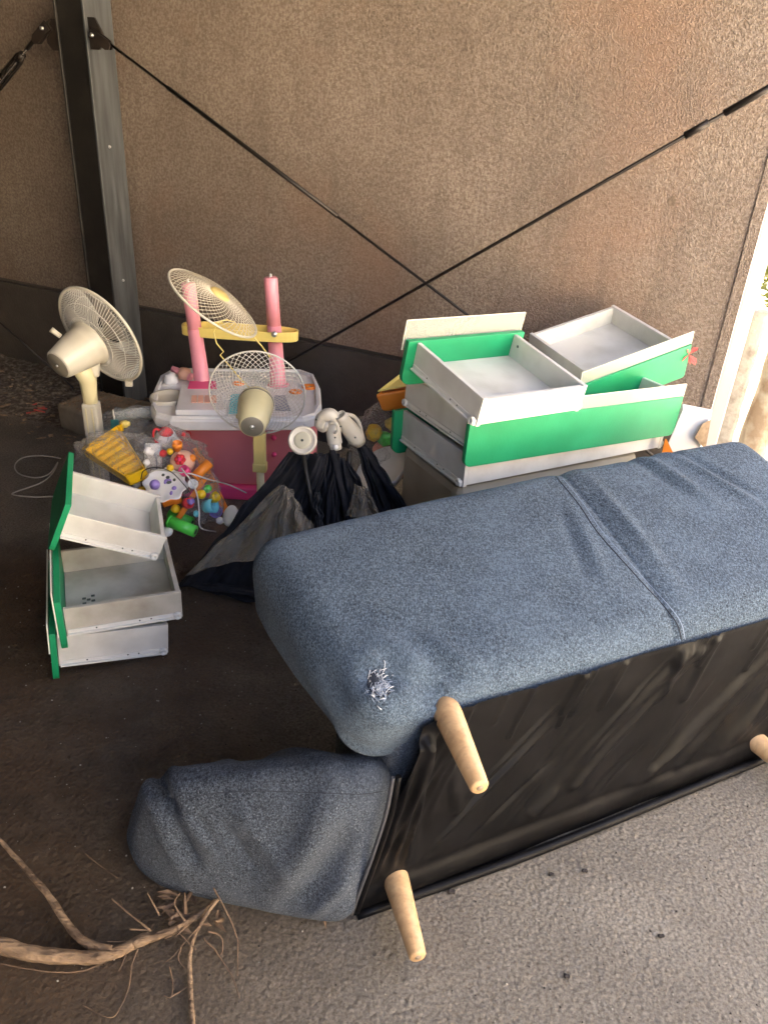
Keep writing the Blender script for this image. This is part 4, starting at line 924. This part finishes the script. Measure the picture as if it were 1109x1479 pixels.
MB().tube(spline([P(252,640,2.47), P(262,636,2.46), P(266,626,2.46)], 6), .007, 8).build('spout', M['redp'], cu)
MB().tube(spline([P(233,622,2.47), P(224,620,2.46), P(222,634,2.46), P(231,642,2.46)], 6), .004, 8).build('handle', M['redp'], cu)
def pipe(name, label, pts, r_, mt, cat='toy tube', hollow=True):
    t = thing(name, label, cat, tuple(pts[0])); MB().tube(pts, r_, 20).build('tube_body', M[mt], t)
    a, b = Vector(pts[-2]), Vector(pts[-1]); d = (b-a).normalized(); MB().lathe([(0, .0012), (r_*.45, .001), (r_*.5, 0)], b, d, 16).build('end_hole', M['mark'], t)
    MB().tube([Vector(pts[0])+(b-a)*.03, Vector(pts[0])+(b-a)*.09], r_*1.08, 20).build('collar', M[mt], t)
    return t
pipe('orange_tube', 'short orange toy tube leaning up against the pink cabinet', [P(281,690,2.30), P(303,668,2.34)], .017, 'orange')
pipe('green_tube', 'nearer bright green toy tube on the floor beside the drawer', [P(243,752,2.22), P(283,768,2.20)], .020, 'lime')
pipe('green_tube', 'farther bright green toy tube tucked behind the nearer one', [P(245,741,2.32), P(278,755,2.30)], .018, 'lime')
simple('orange_plank', 'long flat orange plastic plank sloping down by the pink cabinet', 'plastic plank', MB().hexa([P(318,742,2.36), P(332,738,2.36), P(332,738,2.38), P(318,742,2.38), P(278,648,2.52), P(288,645,2.52), P(288,645,2.54), P(278,648,2.54)]), 'orange', bevel=.003)
simple('orange_plank', 'orange plastic bar slanting left across the toys above the green tubes', 'plastic plank', MB().hexa([P(252,750,2.27), P(262,750,2.27), P(262,750,2.30), P(252,750,2.30), P(290,692,2.32), P(300,692,2.32), P(300,692,2.35), P(290,692,2.35)]), 'orange', bevel=.003)
pipe('orange_tube', 'fat orange toy tube lying just behind the tilted drawer end', [P(234,722,2.30), P(262,716,2.32)], .026, 'orange')
ball('yellow_ball', 'yellow bead inside the small clear bag above the green tubes', P(291, 714, 2.28), .016, 'yellow')
simple('cyan_cup', 'cyan toy cup inside the small clear bag above the green tubes', 'toy cup', MB().lathe([(0, 0), (.02, 0), (.026, .04), (.022, .04), (.018, .004), (0, .004)], P(296, 732, 2.30), (.8, -.2, .3), 22), 'cyan')
simple('purple_cup', 'dull purple toy cup at the foot of the small clear bag', 'toy cup', MB().lathe([(0, 0), (.018, 0), (.023, .03), (.019, .03), (.016, .004), (0, .004)], P(312, 738, 2.34), (.2, -.8, .4), 20), 'purple')
mini = [(236,655,2.37,'red','redp','ball'), (256,650,2.35,'orange','orange','cup'), (278,662,2.36,'orange','orange','ball'), (222,655,2.36,'white','toyw','cup'), (212,668,2.34,'white','toyw','ball'), (272,684,2.30,'hot pink','hot','cup'), (282,700,2.29,'white','toyw','cup'), (300,706,2.32,'lime green','lime','ball'), (305,722,2.31,'yellow','yellow','cup'), (276,724,2.27,'purple','purple','ball'), (284,742,2.27,'cyan','cyan','ball'), (205,706,2.28,'yellow','yellow','cup'), (198,700,2.33,'white','toyw','ball'), (228,646,2.42,'pink','pink','ball'), (186,612,2.55,'pale yellow','yel','cup'), (262,640,2.45,'white','toyw','cup'), (318,752,2.27,'white','toyw','ball'), (267,728,2.27,'red','redp','cup'), (254,735,2.28,'yellow','yellow','ball')]
spot_ = {0:'beside the toy teapot',1:'right of the toy teapot',2:'under the leaning orange tube',3:'inside the white toy box top',4:'beside the yellow tray',5:'between dish and orange tube',6:'above the small clear bag',7:'at the top right of the small clear bag',8:'at the right of the small clear bag',9:'at the left of the small clear bag',10:'at the bottom of the small clear bag',11:'between the yellow tray and the tilted drawer',12:'at the near end of the yellow tray',13:'left of the toy teapot',14:'above the yellow tray',15:'behind the toy teapot spout',16:'by the white round lid',17:'just above the green tubes',18:'between the fat orange tube and the green tubes'}
for k, (u, v, Y, cn, mt, kind) in enumerate(mini):
    c = P(u, v, Y); ax = (random.gauss(0, 1), random.gauss(-.5, .6), random.gauss(.5, .7))
    if kind == 'ball':
        r_ = random.uniform(.010, .016); pr = [(r_*math.sin(math.pi*j/8)*(1+.15*(j % 2)), -r_*math.cos(math.pi*j/8)) for j in range(9)]
    else:
        r_ = random.uniform(.011, .016); pr = [(0, 0), (r_*.8, 0), (r_*.85, .012), (r_*1.2, .014), (r_*1.1, .030), (r_*.95, .030), (r_*.9, .006), (0, .005)]
    simple('toy_bead' if kind == 'ball' else 'toy_cup', 'small %s toy %s %s' % (cn, 'bead' if kind == 'ball' else 'cup', spot_[k]), 'toy bead' if kind == 'ball' else 'toy cup', MB().lathe(pr, c, ax, 16), mt)
simple('white_disc', 'white round plastic lid standing against the dark folded playpen', 'lid', MB().lathe([(0, .006), (.030, .006), (.036, .0), (.033, -.006), (0, -.006)], P(333, 745, 2.2), (-.6, -.6, .5), 28), 'toyw')
simple('white_disc', 'white toy wheel lying on the floor under the green tubes', 'lid', MB().lathe([(0, .008), (.016, .008), (.019, 0), (.016, -.006), (0, -.006)], P(242, 768, 2.2), (-.1, -.6, .8), 20), 'toyw')
# things behind the playpen and the drawers
ob = thing('orange_toy_block', 'orange and yellow toy block poking out left of the drawer stack', 'toy block', P(560, 575, 2.5))
MB().hexa([P(553,594,2.42), P(590,590,2.42), P(600,590,2.55), P(556,594,2.55), P(541,570,2.42), P(590,562,2.42), P(600,556,2.55), P(575,546,2.55)]).build('block', M['orange'], ob, bevel=.008)
MB().hexa([tuple(np.array(P(*q))+np.array([0, -.002, .004])) for q in ((545,568,2.42), (590,560,2.42), (600,553,2.55), (576,544,2.55))]+[tuple(np.array(P(*q))+np.array([0, -.002, .010])) for q in ((545,568,2.42), (590,560,2.42), (600,553,2.55), (576,544,2.55))]).build('yellow_lid', M['yel'], ob, bevel=.003)
for k, (u, v, r_, mt, lb) in enumerate(((540,625,.030,'yellow','yellow lump in the clear bag left of the drawer stack'), (556,634,.026,'lime','green lump in the clear bag left of the drawer stack'), (548,650,.026,'stickr','salmon lump in the clear bag behind the playpen'), (569,655,.024,'redp','red lump in the clear bag under the dark green panel'), (574,683,.024,'orange','orange lump at the bottom of the bag above the sofa edge'), (566,612,.022,'yel','pale yellow lump under the orange block'))):
    c = Vector(P(u, v, 2.50)); tag(MB().grid(lambda a, b: tuple(c+Vector((math.cos(6.2832*a)*math.sin(math.pi*b), math.sin(6.2832*a)*math.sin(math.pi*b), math.cos(math.pi*b)))*r_*(1+.35*noise.noise(Vector((a*5, b*5, k)))*math.sin(math.pi*a))), 22, 14).build('toy_lump', M[mt]), lb, 'toy')
simple('toy_bowl', 'white plastic toy bowl edge between the playpen and the chest', 'toy bowl', MB().lathe([(0, 0), (.06, .0), (.10, .05), (.096, .055), (.056, .006), (0, .006)], P(560, 690, 2.40), (-.5, -.3, .8), 30), 'toyw')

# ------------------------------------------------------------------ folded playpen
pp = thing('folded_playpen', 'folded black playpen with grey netting, dark poles and white corner joints', 'playpen', (-.25, 2.1, 0))
T1, T2, T3 = Vector(P(437, 648, 2.10)), Vector(P(480, 640, 2.14)), Vector(P(516, 636, 2.16))
def sheet(name, top0, top1, bot0, bot1, nf, amp, mt, seedv, out_=(0.1, -1, .1), sag=0, parent=pp, nu=90, nv=40, sharp=1.):
    pl_am = .003 if mt == 'net' else .009
    t0, t1, b0, b1 = map(Vector, (top0, top1, bot0, bot1)); o_ = Vector(out_).normalized()
    def f(u, v):
        p = (t0*(1-u)+t1*u)*(1-v)+(b0*(1-u)+b1*u)*v
        fold = math.sin(u*nf*math.pi*2+seedv+2*noise.noise(Vector((u*2, v*1.5, seedv)))); fold = math.copysign(abs(fold)**sharp, fold)
        p = p+o_*(amp*(.35+v)*fold*math.sin(math.pi*min(1, max(0, u)))**.4+.01*noise.noise(Vector((u*7, v*7, seedv))))+Vector((noise.noise(Vector((v*4, seedv, 0))), 0, noise.noise(Vector((v*5, 0, seedv)))))*.014*math.sin(math.pi*v)
        p = p+o_*(pl_am*(.3+v)*math.sin(u*nf*17+seedv*3+3*noise.noise(Vector((u*3, v*2, seedv+4))))+.006*noise.noise(Vector((u*16, v*9, seedv))))
        p.z -= sag*math.sin(math.pi*u)*v; p.z = max(p.z, .006); return tuple(p)
    return MB().grid(f, nu, nv).build(name, M[mt], parent, solid=.0025)
sheet('cloth', P(418,652,2.10), P(470,660,2.08), P(262,842,2.09), P(395,862,2.02), 1.5, .018, 'fabric', .3)
sheet('cloth', P(455,655,2.10), P(490,655,2.11), P(395,840,2.03), P(480,800,2.03), 2.5, .022, 'fabric', 1.3)
sheet('cloth', P(470,655,2.11), P(498,662,2.11), P(455,820,2.05), P(520,790,2.05), 2, .022, 'fabric', 2.3)
sheet('cloth', P(490,662,2.13), P(505,668,2.13), P(500,810,2.08), P(560,760,2.10), 1.5, .018, 'fabric', 4.3)
sheet('cloth', P(514,642,2.16), P(533,646,2.18), P(548,770,2.12), P(590,735,2.18), 1.5, .016, 'fabric', 5.3)
sheet('cloth_hem', P(262,838,2.085), P(268,850,2.08), P(395,850,2.0), P(430,880,1.97), .7, .010, 'fabric', .8, (0, -1, .2))
sheet('netting', P(404,700,2.03), P(424,708,2.02), P(268,832,2.04), P(432,790,1.94), 1.6, .016, 'net', 2.0, (0, -1, .2))
sheet('netting', P(412,702,2.01), P(428,722,2.00), P(385,812,1.95), P(455,765,1.95), 2.2, .018, 'net', 3.4, (0, -1, .2))
sheet('netting', P(512,700,2.06), P(530,705,2.06), P(500,745,2.04), P(548,745,2.05), 1.2, .012, 'net', 5.4, (0, -1, .2))
sheet('cloth_band', P(455,712,2.035), P(462,712,2.035), P(454,760,2.03), P(467,762,2.03), .6, .003, 'fabgrey', 1.)
for (a, b, r_, nm) in ((P(437,652,2.08), P(462,790,2.02), .0065, 'pole'), (P(480,650,2.10), P(512,790,2.04), .0095, 'pole'), (P(432,652,2.11), P(262,846,2.09), .010, 'pole'), (P(521,640,2.16), P(580,735,2.16), .009, 'pole'), (P(455,654,2.12), P(470,740,2.1), .005, 'pole'), (P(505,652,2.15), P(500,720,2.14), .008, 'pole')):
    MB().tube([a, b], r_, 12).build(nm, M['fabric'] if r_ > .0085 else M['steel'], pp)
# wheel cap and joints
wc = Vector(P(437, 636, 2.045)); wax = Vector((-.05, -.86, .45)).normalized()
o = MB().lathe([(0, -.014), (.036, -.014), (.0415, -.008), (.0425, 0), (.040, .006), (.036, .008), (.033, .004), (.031, .003), (.0, .003)], wc, wax, 40).build('wheel', M['cap'], pp)
MB().lathe([(0, .006), (.018, .006), (.024, .0045), (.025, .003)], wc, wax, 32).build('wheel_disc', M['capd'], o)
MB().lathe([(0, .010), (.003, .010), (.004, .006)], wc, wax, 10).build('axle_pin', M['mark'], o)
j1 = MB(); j1.tube(spline([P(463,618,2.13), P(466,604,2.13), P(478,600,2.13), P(482,612,2.13), P(482,628,2.12), P(484,640,2.12)], 6), [.012]+[.020]*8+[.0215]*10+[.022]*12, 20); j1.build('corner_joint', M['cap'], pp)
j1b = MB().lathe([(0, -.012), (.022, -.010), (.026, 0), (.022, .010), (0, .012)], P(466, 612, 2.13), (-.5, -.8, .2), 28).build('joint_boss', M['cap'], pp)
MB().tube([P(484,641,2.115), P(486,650,2.11)], [.019, .016], 18).build('joint_skirt', M['cap'], pp)
MB().lathe([(0, .004), (.006, .003), (.0075, 0)], P(485, 646, 2.09), (0, -1, .2), 14).build('rivet', M['toyw'], pp)
# open ended joint
p0, p1, p2 = Vector(P(491, 599, 2.12)), Vector(P(504, 618, 2.14)), Vector(P(520, 640, 2.16))
m = MB(); m.tube([p0, p0*.7+p1*.3, p1, p1*.4+p2*.6, p2], [.0155, .017, .024, .026, .018], 22, cap=False)
m.build('open_joint', M['cap'], pp, solid=.003)
MB().lathe([(0, -.001), (.0145, -.001)], p0*.88+p1*.12, p0-p1, 18).build('joint_mouth', M['capd'], pp)
MB().tube(spline([P(497,598,2.13), P(510,601,2.15), P(519,612,2.16), P(523,630,2.17)], 6), .006, 8).build('joint_bail', M['cap'], pp)
for (u, v) in ((513, 632), (503, 640), (457, 606), (484, 632), (492, 616)): MB().lathe([(0, .001), (.0028, .0008), (.003, 0)], tuple(np.array(P(u, v, 2.095))), (0, -1, .2), 8).build('joint_screw', M['mark'], pp)
MB().tube(spline([P(478,612,2.09), P(486,612,2.085), P(488,621,2.085), P(484,626,2.09)], 5), .005, 8).build('latch', M['cap'], pp)

# ------------------------------------------------------------------ branch and twigs
br = thing('dead_branch', 'bent bare brown branch with forked dry twigs on the floor, lower left', 'branch', G(170, 1375))
def limb(pts, r0, r1, nm='limb', par=br, mt='bark', n=10, jit=.0):
    s_ = spline(pts, 8); k = len(s_); s_ = [p+Vector((noise.noise(p*40), noise.noise(p*40+Vector((5, 0, 0))), noise.noise(p*40+Vector((0, 5, 0)))))*jit for p in s_]
    rs = [(r0+(r1-r0)*i/(k-1))*(1+.12*noise.noise(s_[i]*60)) for i in range(k)]; return MB().tube(s_, rs, n).build(nm, M[mt], par)
limb([G(-60,1352,.02), G(0,1366,.02), G(50,1378,.018), G(100,1383,.016), G(140,1382,.016), G(172,1374,.016), G(196,1362,.018), G(215,1352,.02)], .0155, .0095, jit=.002)
limb([G(-20,1196,.05), G(8,1222,.045), G(40,1258,.04), G(72,1296,.03), G(100,1338,.022), G(128,1364,.018), G(162,1374,.018)], .0035, .0095, jit=.002)
limb([G(196,1362,.02), G(228,1352,.025), G(262,1338,.03), G(290,1318,.03), G(312,1300,.03)], .0095, .0045, jit=.003)
limb([G(316,1298,.05), G(300,1318,.04), G(281,1352,.025), G(274,1386,.015), G(275,1420,.01), G(279,1490,.01)], .0035, .0050, 'twig', jit=.001)
tw = [[(308,1282,.08),(322,1306,.06),(338,1340,.03),(344,1366,.01),(343,1410,.005)], [(290,1335,.04),(268,1360,.02),(248,1383,.015),(234,1393,.01)], [(218,1344,.03),(190,1322,.04),(166,1302,.05),(162,1298,.05)], [(188,1342,.03),(205,1343,.03),(219,1344,.03)], [(156,1360,.02),(175,1360,.02),(194,1359,.02)], [(238,1356,.02),(252,1350,.02),(255,1345,.02)], [(268,1330,.05),(258,1318,.06),(252,1304,.07),(260,1290,.07)], [(295,1355,.02),(315,1378,.015),(335,1410,.01),(347,1443,.005)], [(245,1395,.01),(250,1420,.006),(247,1440,.005),(238,1437,.005)], [(200,1370,.02),(190,1395,.01),(186,1425,.006),(176,1450,.004),(160,1470,.004),(120,1452,.004)], [(262,1368,.02),(258,1385,.01),(268,1400,.006)], [(230,1322,.03),(222,1305,.05),(214,1290,.06)], [(0,1392,.01),(60,1402,.006),(110,1404,.006),(150,1390,.01),(172,1376,.015)], [(246,1440,.004),(258,1433,.004),(272,1424,.01)], [(300,1345,.02),(318,1352,.015),(322,1372,.006),(318,1380,.005)], [(186,1370,.015),(178,1390,.008),(172,1402,.005)], [(284,1372,.02),(262,1350,.03),(256,1335,.04)]]
for p in tw: limb([G(*q) for q in p], random.uniform(.0011, .0022), random.uniform(.0006, .0012), 'twig', mt='twig', n=6, jit=.0015)
for k in range(9):
    c = Vector(G(random.uniform(240, 325), random.uniform(1285, 1335), .03)); a = Vector((random.gauss(0, 1), random.gauss(0, 1), random.gauss(0, .5))).normalized()
    MB().tube([c, c+a*random.uniform(.02, .05)], [random.uniform(.003, .007), .001], 6).build('splinter', M['twig'], br)
def leafm(c, s_):
    a = Vector((random.gauss(0, 1), random.gauss(0, 1), random.gauss(0, .3))).normalized(); b = a.cross(Vector((0, 0, 1))).normalized()
    return MB().add([c-a*s_, c-a*s_*.2+b*s_*.28+Vector((0, 0, s_*.2)), c+a*s_, c-a*s_*.2-b*s_*.28+Vector((0, 0, s_*.15)), c], [(0, 1, 4), (1, 2, 4), (2, 3, 4), (3, 0, 4)])
for k in range(14):
    leafm(Vector(G(random.uniform(215, 325), random.uniform(1290, 1345), random.uniform(.01, .04))), random.uniform(.012, .024)).build('dead_leaf', M['twig'], br, solid=.0006)
dl = [(469, 1335, .008), (120, 1225, .006), (640, 1352, .004)]
tag(leafm(Vector(G(470, 1334, .008)), .011).build('dead_leaf', M['twig'], solid=.001), 'single dark dead leaf on the floor just below the sofa arm', 'leaf')
st = limb([G(122,1232,.006), G(145,1250,.006), (G(170,1268,.006))], .0015, .0008, 'stick', None, 'twig', 6); tag(st, 'thin dark stick lying alone on the dark floor left of the sofa arm', 'stick')
m = MB()
for (u, v) in ((844, 1258), (796, 1263), (652, 1288), (954, 1352), (818, 1410)):
    p = Vector(G(u, v, .003)); s_ = .006 if u != 652 else .008
    o = rounded([tuple(p+Vector(q)*s_) for q in ((-1,-.6,-.4),(1,-.6,-.4),(1,.6,-.4),(-1,.6,-.4),(-1,-.6,.6),(1,-.6,.6),(1,.6,.6),(-1,.6,.6))], s_*.4, 700, lambda p, n: .002*noise.noise(Vector(p)*300)).build('pebble', M['dark'])
    tag(o, {844: 'black pebble on the pale floor, farthest of the lone dark ones', 796: 'small black pebble just left of the farthest black pebble', 652: 'dark brown pebble just under the lining hem', 954: 'dark pebble nearest the right edge of the photo', 818: 'small dark pebble near the bottom centre of the pale floor'}[u], 'pebble')
